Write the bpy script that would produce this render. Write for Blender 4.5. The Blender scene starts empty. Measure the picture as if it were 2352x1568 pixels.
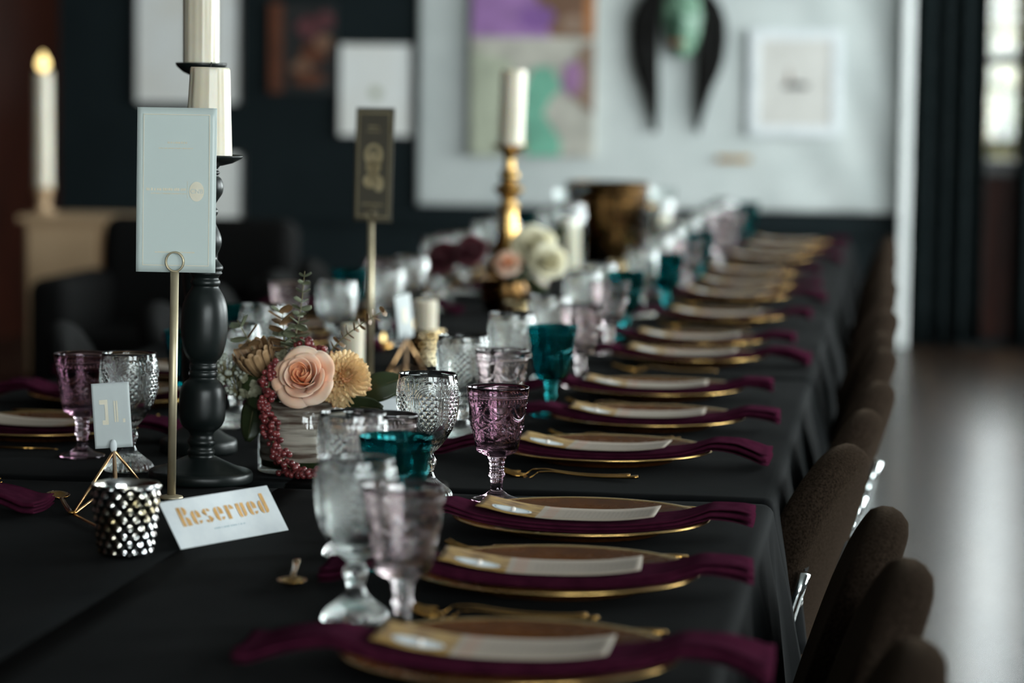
import bpy, bmesh, math, random
from math import sin, cos, pi, sqrt, atan2, exp
from mathutils import Vector, Matrix, Euler
random.seed(7)
S = bpy.context.scene
COL = S.collection

# ------------------------------------------------------------------ camera
FOCAL_PX = 6400.0
cam_d = bpy.data.cameras.new('camera')
cam_d.sensor_width = 36.0
cam_d.lens = FOCAL_PX / 2352.0 * 36.0
cam_d.clip_start = 0.05
cam_d.clip_end = 200
cam_d.dof.use_dof = True
cam_d.dof.focus_distance = 3.76
cam_d.dof.aperture_fstop = 3.1
cam = bpy.data.objects.new('camera', cam_d)
COL.objects.link(cam)
right = Vector((0.9906186, 0.13604073, 0.01295023))
up = Vector((-0.02454571, 0.08390721, 0.99617121))
fwd = Vector((-0.13443324, 0.98714361, -0.08645926))
m = Matrix((right, up, -fwd)).transposed().to_4x4()
m.translation = Vector((0, 0, 1.295))
cam.matrix_world = m
S.camera = cam

# ------------------------------------------------------------------ sky and exposure
SKY = 9.0
w = bpy.data.worlds.new('overcast_sky')
S.world = w
w.use_nodes = True
bg = w.node_tree.nodes['Background']
bg.inputs[0].default_value = (0.92, 0.975, 1.0, 1)
bg.inputs[1].default_value = SKY
S.view_settings.view_transform = 'Standard'
S.view_settings.look = 'None'
S.view_settings.gamma = 1.0
S.view_settings.use_curve_mapping = False
S.view_settings.exposure = 1.36
S.cycles.max_bounces = 14
S.cycles.transmission_bounces = 14
S.cycles.diffuse_bounces = 4
S.cycles.glossy_bounces = 4
S.cycles.caustics_reflective = False
S.cycles.caustics_refractive = False
S.cycles.sample_clamp_indirect = 6.0
# side windows: (y0, y1) openings in wall_right ; daylight portals sit in the openings
WX = 3.3
SIDE_WINDOWS = [(-2.8, -0.4), (4.4, 6.4), (7.6, 10.9), (11.5, 14.8)]
FRONT_WINDOW = (0.9, 3.1)      # x range of the window in the wall behind the camera
WZ0, WZ1 = 0.85, 2.85
BACKY = 15.2
BW = (0.36, 0.98, 0.955, 2.7)        # back window x0,x1,z0,z1
def portal(name, loc, rot, sx, sy):
    l = bpy.data.lights.new(name, 'AREA')
    l.shape = 'RECTANGLE'; l.size = sx; l.size_y = sy
    l.cycles.is_portal = True
    o = bpy.data.objects.new(name, l); COL.objects.link(o)
    o.location = loc; o.rotation_euler = rot
for (a, b) in SIDE_WINDOWS:
    portal('daylight_portal', (WX + 0.06, (a + b) / 2, (WZ0 + WZ1) / 2), (0, pi / 2, 0), WZ1 - WZ0, b - a)
portal('daylight_portal', ((FRONT_WINDOW[0] + FRONT_WINDOW[1]) / 2, -3.26, (WZ0 + WZ1) / 2), (pi / 2, 0, 0), FRONT_WINDOW[1] - FRONT_WINDOW[0], WZ1 - WZ0)
portal('daylight_portal', ((BW[0] + BW[1]) / 2, BACKY + 0.06, (BW[2] + BW[3]) / 2), (-pi / 2, 0, 0), BW[1] - BW[0], BW[3] - BW[2])

# ------------------------------------------------------------------ materials
def pbr(name, col, rough=0.5, metal=0.0, **kw):
    mt = bpy.data.materials.new(name); mt.use_nodes = True
    b = mt.node_tree.nodes['Principled BSDF']
    b.inputs['Base Color'].default_value = (*col, 1)
    b.inputs['Roughness'].default_value = rough
    b.inputs['Metallic'].default_value = metal
    for k, v in kw.items():
        b.inputs[k.replace('_', ' ')].default_value = v
    return mt
def nodes(mt):
    return mt.node_tree.nodes, mt.node_tree.links, mt.node_tree.nodes['Principled BSDF']
def noise_col(mt, c1, c2, scale=8.0, detail=4, stretch=(1, 1, 1), lo=0.35, hi=0.65, rough=None, bump=0.0, coord='Object', bscale=None):
    n, l, b = nodes(mt)
    tc = n.new('ShaderNodeTexCoord'); mp = n.new('ShaderNodeMapping'); tx = n.new('ShaderNodeTexNoise'); cr = n.new('ShaderNodeValToRGB')
    mp.inputs['Scale'].default_value = stretch
    tx.inputs['Scale'].default_value = scale; tx.inputs['Detail'].default_value = detail
    l.new(tc.outputs[coord], mp.inputs[0]); l.new(mp.outputs[0], tx.inputs['Vector']); l.new(tx.outputs[0], cr.inputs[0])
    cr.color_ramp.elements[0].position = lo; cr.color_ramp.elements[0].color = (*c1, 1)
    cr.color_ramp.elements[1].position = hi; cr.color_ramp.elements[1].color = (*c2, 1)
    l.new(cr.outputs[0], b.inputs['Base Color'])
    if rough:
        mr = n.new('ShaderNodeMapRange'); l.new(tx.outputs[0], mr.inputs[0])
        mr.inputs[1].default_value = lo; mr.inputs[2].default_value = hi
        mr.inputs[3].default_value = rough[0]; mr.inputs[4].default_value = rough[1]
        l.new(mr.outputs[0], b.inputs['Roughness'])
    if bump:
        bp = n.new('ShaderNodeBump'); bp.inputs['Strength'].default_value = bump; bp.inputs['Distance'].default_value = 0.002
        src = tx
        if bscale:
            src = n.new('ShaderNodeTexNoise'); src.inputs['Scale'].default_value = bscale; l.new(mp.outputs[0], src.inputs['Vector'])
        l.new(src.outputs[0], bp.inputs['Height']); l.new(bp.outputs[0], b.inputs['Normal'])
    return mt
def glass(name, col, rough=0.0, ior=1.5, dens=None):
    mt = bpy.data.materials.new(name); mt.use_nodes = True
    n = mt.node_tree.nodes; l = mt.node_tree.links
    n.remove(n['Principled BSDF'])
    g = n.new('ShaderNodeBsdfGlass'); g.inputs['Color'].default_value = (*col, 1); g.inputs['Roughness'].default_value = rough; g.inputs['IOR'].default_value = ior
    l.new(g.outputs[0], n['Material Output'].inputs['Surface'])
    if dens:
        va = n.new('ShaderNodeVolumeAbsorption'); va.inputs['Color'].default_value = (*dens[0], 1); va.inputs['Density'].default_value = dens[1]
        l.new(va.outputs[0], n['Material Output'].inputs['Volume'])
    return mt
def pane_mat(name, ior=1.3, col=(.95, .97, .96)):
    mt = bpy.data.materials.new(name); mt.use_nodes = True
    n = mt.node_tree.nodes; l = mt.node_tree.links
    n.remove(n['Principled BSDF'])
    t = n.new('ShaderNodeBsdfTransparent'); t.inputs[0].default_value = (*col, 1)
    g = n.new('ShaderNodeBsdfGlossy'); g.inputs['Roughness'].default_value = 0.02
    lw = n.new('ShaderNodeLayerWeight'); lw.inputs[0].default_value = .5
    f = n.new('ShaderNodeMath'); f.operation = 'POWER'; f.inputs[1].default_value = 4.0; l.new(lw.outputs['Facing'], f.inputs[0])
    f2 = n.new('ShaderNodeMath'); f2.operation = 'MULTIPLY_ADD'; f2.inputs[1].default_value = .6; f2.inputs[2].default_value = (ior - 1) * .1; l.new(f.outputs[0], f2.inputs[0]); f = f2
    mx = n.new('ShaderNodeMixShader'); l.new(f.outputs[0], mx.inputs[0]); l.new(t.outputs[0], mx.inputs[1]); l.new(g.outputs[0], mx.inputs[2])
    l.new(mx.outputs[0], n['Material Output'].inputs['Surface'])
    return mt
def vellum(name, col, mixt=0.45):
    mt = bpy.data.materials.new(name); mt.use_nodes = True
    n = mt.node_tree.nodes; l = mt.node_tree.links
    b = n['Principled BSDF']; b.inputs['Base Color'].default_value = (*col, 1); b.inputs['Roughness'].default_value = 0.32
    t = n.new('ShaderNodeBsdfTranslucent'); t.inputs[0].default_value = (*col, 1)
    mx = n.new('ShaderNodeMixShader'); mx.inputs[0].default_value = mixt
    l.new(b.outputs[0], mx.inputs[1]); l.new(t.outputs[0], mx.inputs[2]); l.new(mx.outputs[0], n['Material Output'].inputs['Surface'])
    return mt
def emit(name, col, s):
    mt = bpy.data.materials.new(name); mt.use_nodes = True
    b = mt.node_tree.nodes['Principled BSDF']
    b.inputs['Base Color'].default_value = (*col, 1); b.inputs['Emission Color'].default_value = (*col, 1); b.inputs['Emission Strength'].default_value = s
    return mt

M = {}
M['cloth'] = noise_col(pbr('black_linen', (.02, .023, .025), .75, Sheen_Weight=0.008, Specular_IOR_Level=.02), (.0017, .0022, .0024), (.0028, .0035, .0038), 40, 6, bump=.12, bscale=900)
M['wall'] = noise_col(pbr('charcoal_wall_paint', (.02, .03, .034), .6, Specular_IOR_Level=.12), (.0075, .0125, .0142), (.0095, .0155, .0175), 3, 3)
M['redwall'] = noise_col(pbr('dark_red_wood', (.05, .015, .008), .45, Specular_IOR_Level=.1), (.010, .0026, .0014), (.024, .006, .003), 4, 5, (6, 6, .6))
M['ceil'] = noise_col(pbr('ceiling_paint', (.1, .1, .1), .8), (.27, .275, .27), (.31, .315, .31), 2)
M['sidewall'] = noise_col(pbr('grey_wall_paint', (.1, .1, .1), .8), (.16, .165, .16), (.2, .205, .2), 2)
M['drape'] = noise_col(pbr('white_canvas', (.75, .78, .77), .8, Sheen_Weight=.1), (.55, .595, .585), (.61, .65, .64), 5, 4, bump=.2, bscale=300)
M['whitepaint'] = noise_col(pbr('white_gloss_paint', (.78, .8, .79), .4), (.72, .75, .74), (.80, .82, .81), 4)
M['curtain'] = noise_col(pbr('charcoal_curtain', (.02, .026, .028), .8, Specular_IOR_Level=.0), (.007, .0098, .0105), (.012, .0158, .0165), 30, 4, bump=.2, bscale=500)
M['frame_black'] = pbr('black_frame', (.012, .012, .012), .4)
M['frame_silver'] = noise_col(pbr('pale_frame', (.8, .82, .84), .3), (.68, .72, .74), (.8, .83, .85), 20)
M['paper'] = noise_col(pbr('white_card', (.8, .83, .85), .6), (.67, .71, .735), (.72, .755, .77), 60, 3)
M['mat_board'] = noise_col(pbr('cream_board', (.66, .64, .6), .35, Coat_Weight=.5, Coat_Roughness=.08), (.60, .585, .55), (.68, .665, .63), 6, 4)
M['print_white'] = noise_col(pbr('bright_print', (.8, .82, .8), .35, Coat_Weight=.6, Coat_Roughness=.06), (.86, .85, .80), (.92, .95, .95), 2.5, 3)
M['gold_ink'] = noise_col(pbr('gold_ink', (.6, .36, .12), .4, .3), (.50, .27, .07), (.66, .38, .13), 50, 3)
M['pale_gold'] = noise_col(pbr('pale_gold_ink', (.8, .74, .6), .4), (.78, .72, .57), (.86, .80, .66), 40, 3)
M['bust_gold'] = noise_col(pbr('soft_gold_ink', (.7, .58, .34), .4), (.62, .50, .28), (.76, .64, .40), 40, 3)
M['gold'] = noise_col(pbr('polished_gold', (.80, .50, .16), .16, 1.0), (.36, .19, .045), (.48, .27, .08), 30, 3, rough=(.05, .11))
M['charger'] = noise_col(pbr('lacquered_gold_plate', (.62, .33, .10), .3, .0, Specular_IOR_Level=.07), (.075, .023, .004), (.15, .05, .010), 14, 5, rough=(.22, .34))
M['rimgold'] = noise_col(pbr('bright_gold_rim', (.8, .5, .2), .25, 1.0), (.62, .37, .12), (.80, .52, .2), 30, 3)
M['brass_rod'] = noise_col(pbr('satin_brass', (.72, .60, .36), .48, .75), (.48, .41, .27), (.58, .50, .35), 30, 3)
M['brass'] = noise_col(pbr('antique_brass', (.6, .38, .14), .25, 1.0), (.38, .21, .06), (.74, .49, .19), 9, 4, rough=(.18, .36))
M['copper_wire'] = noise_col(pbr('copper_gold_wire', (.8, .47, .22), .3, 1.0), (.72, .40, .18), (.86, .54, .27), 40)
M['bronze'] = noise_col(pbr('dark_bronze', (.14, .08, .03), .22, 1.0), (.03, .017, .007), (.16, .085, .03), 10, 5, rough=(.12, .32))
M['black_wood'] = noise_col(pbr('black_painted_wood', (.012, .018, .018), .36, Specular_IOR_Level=.35), (.004, .0065, .0063), (.007, .0105, .010), 12, 4)
M['wax'] = noise_col(pbr('ivory_wax', (.82, .78, .68), .28, Subsurface_Weight=.35, Subsurface_Radius=(.02, .012, .006), Subsurface_Scale=.6), (.70, .63, .49), (.77, .71, .58), 14, 4)
M['wick'] = pbr('charred_wick', (.02, .018, .015), .9)
M['napkin'] = noise_col(pbr('burgundy_linen', (.11, .012, .05), .7, Sheen_Weight=.015, Sheen_Tint=(1, .4, .7, 1), Specular_IOR_Level=.0), (.034, .0050, .0140), (.054, .0085, .0220), 60, 4, bump=.25, bscale=1500)
M['fabric'] = noise_col(pbr('brown_wool_upholstery', (.045, .032, .024), .9, Sheen_Weight=.055, Sheen_Roughness=.3, Sheen_Tint=(1, .75, .55, 1), Specular_IOR_Level=.0), (.008, .0055, .004), (.027, .0185, .0135), 320, 4, bump=.5)
M['fabric_dark'] = noise_col(pbr('black_upholstery', (.01, .01, .01), .85, Specular_IOR_Level=.15), (.0022, .0022, .0022), (.005, .0047, .0045), 200, 3)
M['chrome'] = noise_col(pbr('chrome_tube', (.75, .8, .8), .12, 1.0), (.68, .75, .75), (.8, .84, .84), 20)
M['clear'] = glass('clear_pressed_glass', (.985, .995, .99), .035)
M['purple'] = glass('amethyst_pressed_glass', (.81, .715, .765), .02)
M['paleplum'] = glass('pale_plum_pressed_glass', (.925, .89, .895), .03)
M['teal'] = glass('teal_pressed_glass', (.13, .54, .56), .02)
M['vaseglass'] = pane_mat('thin_clear_glass', 1.5, (.97, .985, .98))
M['mercury'] = noise_col(pbr('mercury_glass', (.75, .7, .58), .13, 1.0), (.30, .24, .13), (.80, .80, .82), 26, 5, lo=.38, hi=.6, rough=(.22, .09))
M['goldvotive'] = noise_col(pbr('gold_mercury_glass', (.7, .5, .25), .18, 1.0), (.38, .25, .1), (.88, .75, .5), 26, 5, lo=.38, hi=.6)
M['vellum'] = vellum('grey_green_vellum', (.74, .81, .79), .3)
M['vellum2'] = vellum('smoky_vellum', (.20, .185, .15), .4)
M['vellum3'] = vellum('white_vellum', (.76, .80, .80), .4)
M['rose'] = noise_col(pbr('peach_petal', (.85, .45, .3), .55, Subsurface_Weight=.2, Subsurface_Radius=(.01, .004, .002), Subsurface_Scale=.4, Sheen_Weight=.15), (.92, .50, .33), (.95, .69, .55), 18, 3)
M['rose_in'] = noise_col(pbr('deep_peach_petal', (.9, .4, .2), .55, Subsurface_Weight=.2, Subsurface_Radius=(.01, .004, .002), Subsurface_Scale=.4), (.92, .36, .17), (.94, .55, .36), 30, 3)
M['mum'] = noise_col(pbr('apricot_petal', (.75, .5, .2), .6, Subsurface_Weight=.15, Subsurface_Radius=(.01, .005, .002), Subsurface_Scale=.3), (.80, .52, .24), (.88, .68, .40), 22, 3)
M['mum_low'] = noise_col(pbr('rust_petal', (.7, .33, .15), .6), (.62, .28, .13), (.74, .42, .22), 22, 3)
M['protea'] = noise_col(pbr('dried_brown_petal', (.3, .17, .08), .65), (.17, .085, .04), (.42, .26, .13), 16, 4, (4, 4, 1))
M['berry'] = noise_col(pbr('dusty_red_berry', (.3, .05, .06), .28, Coat_Weight=.4, Coat_Roughness=.2), (.11, .016, .019), (.24, .042, .042), 60, 2)
M['leaf'] = noise_col(pbr('dark_green_leaf', (.02, .035, .014), .35), (.022, .036, .012), (.05, .07, .026), 14, 4)
M['euc'] = noise_col(pbr('eucalyptus_leaf', (.18, .2, .13), .5), (.13, .145, .08), (.24, .27, .19), 20, 4)
M['euc_brown'] = noise_col(pbr('bronzed_eucalyptus_leaf', (.2, .11, .05), .5), (.17, .085, .035), (.28, .19, .10), 20, 4)
M['stem'] = noise_col(pbr('olive_stem', (.14, .12, .05), .6), (.10, .09, .035), (.19, .16, .07), 30)
M['brunia'] = noise_col(pbr('grey_green_bud', (.3, .32, .26), .7), (.20, .22, .17), (.40, .42, .36), 40)
M['hydrangea'] = noise_col(pbr('antique_green_floret', (.3, .3, .2), .6), (.21, .20, .11), (.38, .37, .26), 25)
M['burgundy_flower'] = noise_col(pbr('deep_burgundy_petal', (.08, .012, .02), .5), (.05, .008, .014), (.13, .03, .04), 20)
M['cream_flower'] = noise_col(pbr('cream_petal', (.78, .72, .5), .6), (.74, .67, .44), (.82, .78, .60), 20)
M['water'] = glass('vase_water', (.97, .98, .95), ior=1.33)
M['floor'] = bpy.data.materials.new('dark_wood_floor')
M['bark'] = noise_col(pbr('birch_bark', (.5, .45, .4), .8), (.10, .058, .040), (.66, .57, .49), 9, 10, (1, 1, 11), lo=.40, hi=.60, bump=.4)
M['plaque'] = noise_col(pbr('brass_plaque', (.55, .33, .08), .45, .0), (.30, .15, .02), (.42, .24, .05), 20)
M['cream_paint'] = noise_col(pbr('cream_cabinet_paint', (.55, .42, .28), .5), (.46, .31, .18), (.55, .38, .23), 3, 3)
M['mask'] = noise_col(pbr('mottled_green_paint', (.12, .26, .17), .4), (.05, .13, .085), (.26, .44, .31), 7, 4)
M['hair'] = noise_col(pbr('black_hair', (.006, .006, .006), .6, Specular_IOR_Level=.1), (.004, .004, .004), (.012, .011, .01), 40, 3, (4, 4, .3))
M['redlip'] = pbr('red_paint', (.35, .07, .03), .4)
M['pearl'] = pbr('pearl', (.75, .68, .62), .2, Coat_Weight=.5)
M['flame'] = emit('candle_flame_and_glint', (1.0, .74, .30), 1.0)  # glow of the lit candle and of the added glint flames
M['pane'] = pane_mat('window_pane')
M['ground'] = noise_col(pbr('outdoor_grass', (.1, .14, .05), .9), (.10, .13, .05), (.17, .19, .08), 2, 4)
M['tree_leaf'] = noise_col(pbr('yellow_green_foliage', (.35, .36, .16), .8), (.035, .040, .015), (.165, .135, .075), 3, 4)
M['trunk'] = noise_col(pbr('tree_bark', (.1, .07, .05), .9), (.07, .05, .035), (.14, .1, .07), 9)
for nm, c in dict(p_purple=(.33, .17, .40), p_violet=(.24, .11, .34), p_brown=(.19, .10, .06), p_orange=(.42, .17, .06), p_beige=(.50, .48, .42), p_sage=(.44, .47, .36), p_mint=(.18, .46, .33), p_plum=(.34, .18, .34), p_taupe=(.27, .18, .13), p_dark=(.012, .013, .013), p_rust=(.10, .03, .012), p_blue=(.22, .34, .38), p_rose=(.10, .03, .035)).items():
    M[nm] = noise_col(pbr(nm[2:] + '_oil_paint', c, .55), tuple(v * .82 for v in c), tuple(min(1, v * 1.15) for v in c), 9, 4)

# floor planks: wood running along the hall
def floor_mat():
    mt = M['floor']; mt.use_nodes = True
    n, l, b = nodes(mt)
    tc = n.new('ShaderNodeTexCoord'); mp = n.new('ShaderNodeMapping'); mp.inputs['Rotation'].default_value = (0, 0, pi / 2)
    br = n.new('ShaderNodeTexBrick'); br.inputs['Scale'].default_value = 1.0
    br.inputs['Brick Width'].default_value = 1.2; br.inputs['Row Height'].default_value = .075; br.inputs['Mortar Size'].default_value = .002
    br.inputs['Color1'].default_value = (.045, .028, .018, 1); br.inputs['Color2'].default_value = (.022, .014, .010, 1); br.inputs['Mortar'].default_value = (.008, .006, .005, 1)
    nz = n.new('ShaderNodeTexNoise'); nz.inputs['Scale'].default_value = 5
    l.new(tc.outputs['Object'], mp.inputs[0]); l.new(mp.outputs[0], br.inputs['Vector']); l.new(tc.outputs['Object'], nz.inputs['Vector'])
    mx = n.new('ShaderNodeMix'); mx.data_type = 'RGBA'; mx.blend_type = 'MULTIPLY'; mx.inputs[0].default_value = .5
    l.new(br.outputs[0], mx.inputs[6]); l.new(nz.outputs[0], mx.inputs[7]); l.new(mx.outputs[2], b.inputs['Base Color'])
    b.inputs['Roughness'].default_value = .27; b.inputs['Specular IOR Level'].default_value = .13
    bp = n.new('ShaderNodeBump'); bp.inputs['Strength'].default_value = .15; bp.inputs['Distance'].default_value = .004
    l.new(nz.outputs[0], bp.inputs['Height']); l.new(bp.outputs[0], b.inputs['Normal'])
floor_mat()

# menu print: golden picture field on the first third, title, then lines of small text
def menu_mat():
    mt = pbr('printed_menu', (.6, .55, .47), .5); n, l, b = nodes(mt)
    uv = n.new('ShaderNodeTexCoord'); sep = n.new('ShaderNodeSeparateXYZ'); l.new(uv.outputs['UV'], sep.inputs[0])
    def math_(op, a, bb=None):
        k = n.new('ShaderNodeMath'); k.operation = op
        for i, v in enumerate((a, bb)):
            if v is None: continue
            if isinstance(v, (int, float)): k.inputs[i].default_value = v
            else: l.new(v, k.inputs[i])
        return k.outputs[0]
    def mix(f, a, c):
        k = n.new('ShaderNodeMix'); k.data_type = 'RGBA'; l.new(f, k.inputs[0])
        for i, v in ((6, a), (7, c)):
            if isinstance(v, tuple): k.inputs[i].default_value = (*v, 1)
            else: l.new(v, k.inputs[i])
        return k.outputs[2]
    u, v = sep.outputs[0], sep.outputs[1]
    nz = n.new('ShaderNodeTexNoise'); nz.inputs['Scale'].default_value = 9; nz.inputs['Detail'].default_value = 6; l.new(uv.outputs['UV'], nz.inputs['Vector'])
    cr = n.new('ShaderNodeValToRGB'); l.new(nz.outputs[0], cr.inputs[0])
    cr.color_ramp.elements[0].position = .36; cr.color_ramp.elements[0].color = (.16, .075, .02, 1)
    cr.color_ramp.elements[1].position = .6; cr.color_ramp.elements[1].color = (.46, .29, .09, 1)
    # text rows run across the card (columns in u)
    st = math_('FRACT', math_('MULTIPLY', u, 38.0)); row = math_('LESS_THAN', st, .45)
    nt = n.new('ShaderNodeTexNoise'); nt.inputs['Scale'].default_value = 60; l.new(uv.outputs['UV'], nt.inputs['Vector'])
    ink = math_('MULTIPLY', math_('MULTIPLY', row, math_('GREATER_THAN', nt.outputs[0], .5)), math_('MULTIPLY', math_('GREATER_THAN', v, .2), math_('LESS_THAN', v, .8)))
    ink = math_('MULTIPLY', math_('MULTIPLY', ink, .45), math_('GREATER_THAN', u, .46))
    body = mix(ink, (.38, .315, .255), (.20, .155, .12))
    tt = math_('MULTIPLY', math_('MULTIPLY', math_('GREATER_THAN', u, .365), math_('LESS_THAN', u, .43)), math_('GREATER_THAN', math_('FRACT', math_('MULTIPLY', v, 7.0)), .5))
    body = mix(math_('MULTIPLY', tt, .7), body, (.42, .2, .13))
    out = mix(math_('LESS_THAN', u, .335), body, cr.outputs[0])
    l.new(out, b.inputs['Base Color'])
    return mt
M['menu'] = menu_mat()

# ------------------------------------------------------------------ mesh helpers
def mesh(name, v, f, smooth=True):
    me = bpy.data.meshes.new(name)
    me.from_pydata([tuple(p) for p in v], [], f)
    me.update()
    if smooth:
        me.polygons.foreach_set('use_smooth', [True] * len(me.polygons))
    me.materials.append(None)
    return me
def ob(name, me, mat=None, parent=None, loc=(0, 0, 0), rot=(0, 0, 0), scale=(1, 1, 1), mw=None):
    o = bpy.data.objects.new(name, me); COL.objects.link(o)
    if mat is not None:
        o.material_slots[0].link = 'OBJECT'; o.material_slots[0].material = M[mat] if isinstance(mat, str) else mat
    if parent: o.parent = parent
    if mw is not None: o.matrix_local = mw
    else:
        o.location = loc; o.rotation_euler = rot; o.scale = scale if hasattr(scale, '__len__') else (scale,) * 3
    return o
def tag(o, label, cat, group=None):
    o['label'] = label; o['category'] = cat
    if group: o['group'] = group
    return o
def thing(name, label, cat, loc=(0, 0, 0), rz=0.0, group=None, rot=None, scale=(1, 1, 1)):
    o = bpy.data.objects.new(name, None); COL.objects.link(o); o.empty_display_size = .03
    o.location = loc; o.rotation_euler = rot if rot else (0, 0, rz); o.scale = scale if hasattr(scale, '__len__') else (scale,) * 3
    return tag(o, label, cat, group)
def struct(o):
    o['kind'] = 'structure'; return o
def copy_tree(o, parent=None):
    c = o.copy(); COL.objects.link(c)
    c.parent = parent
    for ch in list(o.children): copy_tree(ch, c)
    return c
class MB:
    def __init__(s): s.v = []; s.f = []
    def add(s, v, f, mtx=None):
        b = len(s.v)
        s.v += [tuple(mtx @ Vector(p)) if mtx is not None else tuple(p) for p in v]
        s.f += [tuple(i + b for i in q) for q in f]; return s
    def box(s, x0, x1, y0, y1, z0, z1, mtx=None):
        return s.add([(x0, y0, z0), (x1, y0, z0), (x1, y1, z0), (x0, y1, z0), (x0, y0, z1), (x1, y0, z1), (x1, y1, z1), (x0, y1, z1)],
                     [(3, 2, 1, 0), (4, 5, 6, 7), (0, 1, 5, 4), (1, 2, 6, 5), (2, 3, 7, 6), (3, 0, 4, 7)], mtx)
    def lathe(s, prof, seg=48, rf=None, mtx=None):
        v = []; f = []; rings = []
        for k, (r, z) in enumerate(prof):
            if r < 1e-7:
                rings.append([len(v)]); v.append((0, 0, z)); continue
            ids = []
            for j in range(seg):
                t = 2 * pi * j / seg; rr = r + (rf(t, z, k) if rf else 0)
                ids.append(len(v)); v.append((rr * cos(t), rr * sin(t), z))
            rings.append(ids)
        for a, b in zip(rings, rings[1:]):
            for j in range(seg):
                j2 = (j + 1) % seg
                if len(a) == 1 and len(b) == 1: continue
                if len(a) == 1: f.append((a[0], b[j2], b[j]))
                elif len(b) == 1: f.append((a[j], a[j2], b[0]))
                else: f.append((a[j], a[j2], b[j2], b[j]))
        return s.add(v, f, mtx)
    def tube(s, pts, r, seg=8, cap=True, flat=None, mtx=None):
        pts = [Vector(p) for p in pts]; n = len(pts)
        rr = r if hasattr(r, '__len__') else [r] * n
        v = []; f = []; prev = None
        for i, p in enumerate(pts):
            t = (pts[min(i + 1, n - 1)] - pts[max(i - 1, 0)]).normalized()
            if prev is None:
                a = Vector((0, 0, 1)) if abs(t.z) < .9 else Vector((1, 0, 0))
                x = t.cross(a).normalized()
            else:
                x = (prev - t * prev.dot(t)).normalized()
            prev = x; y = t.cross(x)
            fx, fy = flat[i] if flat else (1, 1)
            for j in range(seg):
                q = 2 * pi * j / seg
                v.append(p + x * (rr[i] * fx * cos(q)) + y * (rr[i] * fy * sin(q)))
        for i in range(n - 1):
            for j in range(seg):
                j2 = (j + 1) % seg
                f.append((i * seg + j, i * seg + j2, (i + 1) * seg + j2, (i + 1) * seg + j))
        if cap:
            f.append(tuple(range(seg - 1, -1, -1))); f.append(tuple((n - 1) * seg + j for j in range(seg)))
        return s.add(v, f, mtx)
    def grid(s, fn, nu, nv, mtx=None):
        v = [fn(i / nu, j / nv) for j in range(nv + 1) for i in range(nu + 1)]
        f = [(j * (nu + 1) + i, j * (nu + 1) + i + 1, (j + 1) * (nu + 1) + i + 1, (j + 1) * (nu + 1) + i) for j in range(nv) for i in range(nu)]
        return s.add(v, f, mtx)
    def sphere(s, r, seg=10, rings=7, sc=(1, 1, 1), mtx=None):
        return s.lathe([(r * sin(pi * k / rings) if 0 < k < rings else 0, -r * cos(pi * k / rings)) for k in range(rings + 1)], seg, mtx=(mtx or Matrix()) @ Matrix.Diagonal((*sc, 1)))
    def prism(s, poly, y0, y1, mtx=None):        # poly in (x,z), extruded along y
        n = len(poly)
        v = [(x, y0, z) for x, z in poly] + [(x, y1, z) for x, z in poly]
        f = [tuple(range(n)), tuple(range(2 * n - 1, n - 1, -1))] + [(i, i + n, (i + 1) % n + n, (i + 1) % n) for i in range(n)]
        return s.add(v, f, mtx)
    def me(s, name, smooth=True): return mesh(name, s.v, s.f, smooth)
    def build(s, name, mat, parent=None, smooth=True, **kw): return ob(name, s.me(name, smooth), mat, parent, **kw)
def solid(o, t, off=0.0):
    md = o.modifiers.new('thickness', 'SOLIDIFY'); md.thickness = t; md.offset = off; return o
def bevel(o, wd, seg=2):
    md = o.modifiers.new('bevel', 'BEVEL'); md.width = wd; md.segments = seg; md.limit_method = 'ANGLE'
    return o
def spline(pts, n):
    """Catmull-Rom through points"""
    P = [Vector(p) for p in pts]; P = [P[0] * 2 - P[1]] + P + [P[-1] * 2 - P[-2]]
    out = []
    segs = len(P) - 3
    for k in range(n + 1):
        t = k / n * segs; i = min(int(t), segs - 1); t -= i
        a, b, c, d = P[i:i + 4]
        out.append(.5 * ((2 * b) + (c - a) * t + (2 * a - 5 * b + 4 * c - d) * t * t + (3 * b - a - 3 * c + d) * t ** 3))
    return out
def fine(prof, step):
    out = [prof[0]]
    for (r0, z0), (r1, z1) in zip(prof, prof[1:]):
        n = max(1, int(math.hypot(r1 - r0, z1 - z0) / step + .5))
        out += [(r0 + (r1 - r0) * k / n, z0 + (z1 - z0) * k / n) for k in range(1, n + 1)]
    return out
def smooth_prof(prof, n):
    return [(max(0, p[0]), p[1]) for p in spline([(r, z, 0) for r, z in prof], n)]
def frame_mtx(loc, zaxis, roll=0.0):
    z = Vector(zaxis).normalized(); q = z.to_track_quat('Z', 'Y')
    return Matrix.Translation(loc) @ q.to_matrix().to_4x4() @ Matrix.Rotation(roll, 4, 'Z')
def text_mesh(body, size):
    c = bpy.data.curves.new('lettering', 'FONT'); c.body = body; c.size = size; c.align_x = 'CENTER'; c.align_y = 'CENTER'; c.extrude = .00012
    o = bpy.data.objects.new('lettering', c); COL.objects.link(o)
    dg = bpy.context.evaluated_depsgraph_get()
    me = bpy.data.meshes.new_from_object(o.evaluated_get(dg))
    bpy.data.objects.remove(o); me.materials.clear(); me.materials.append(None)
    return me

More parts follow.
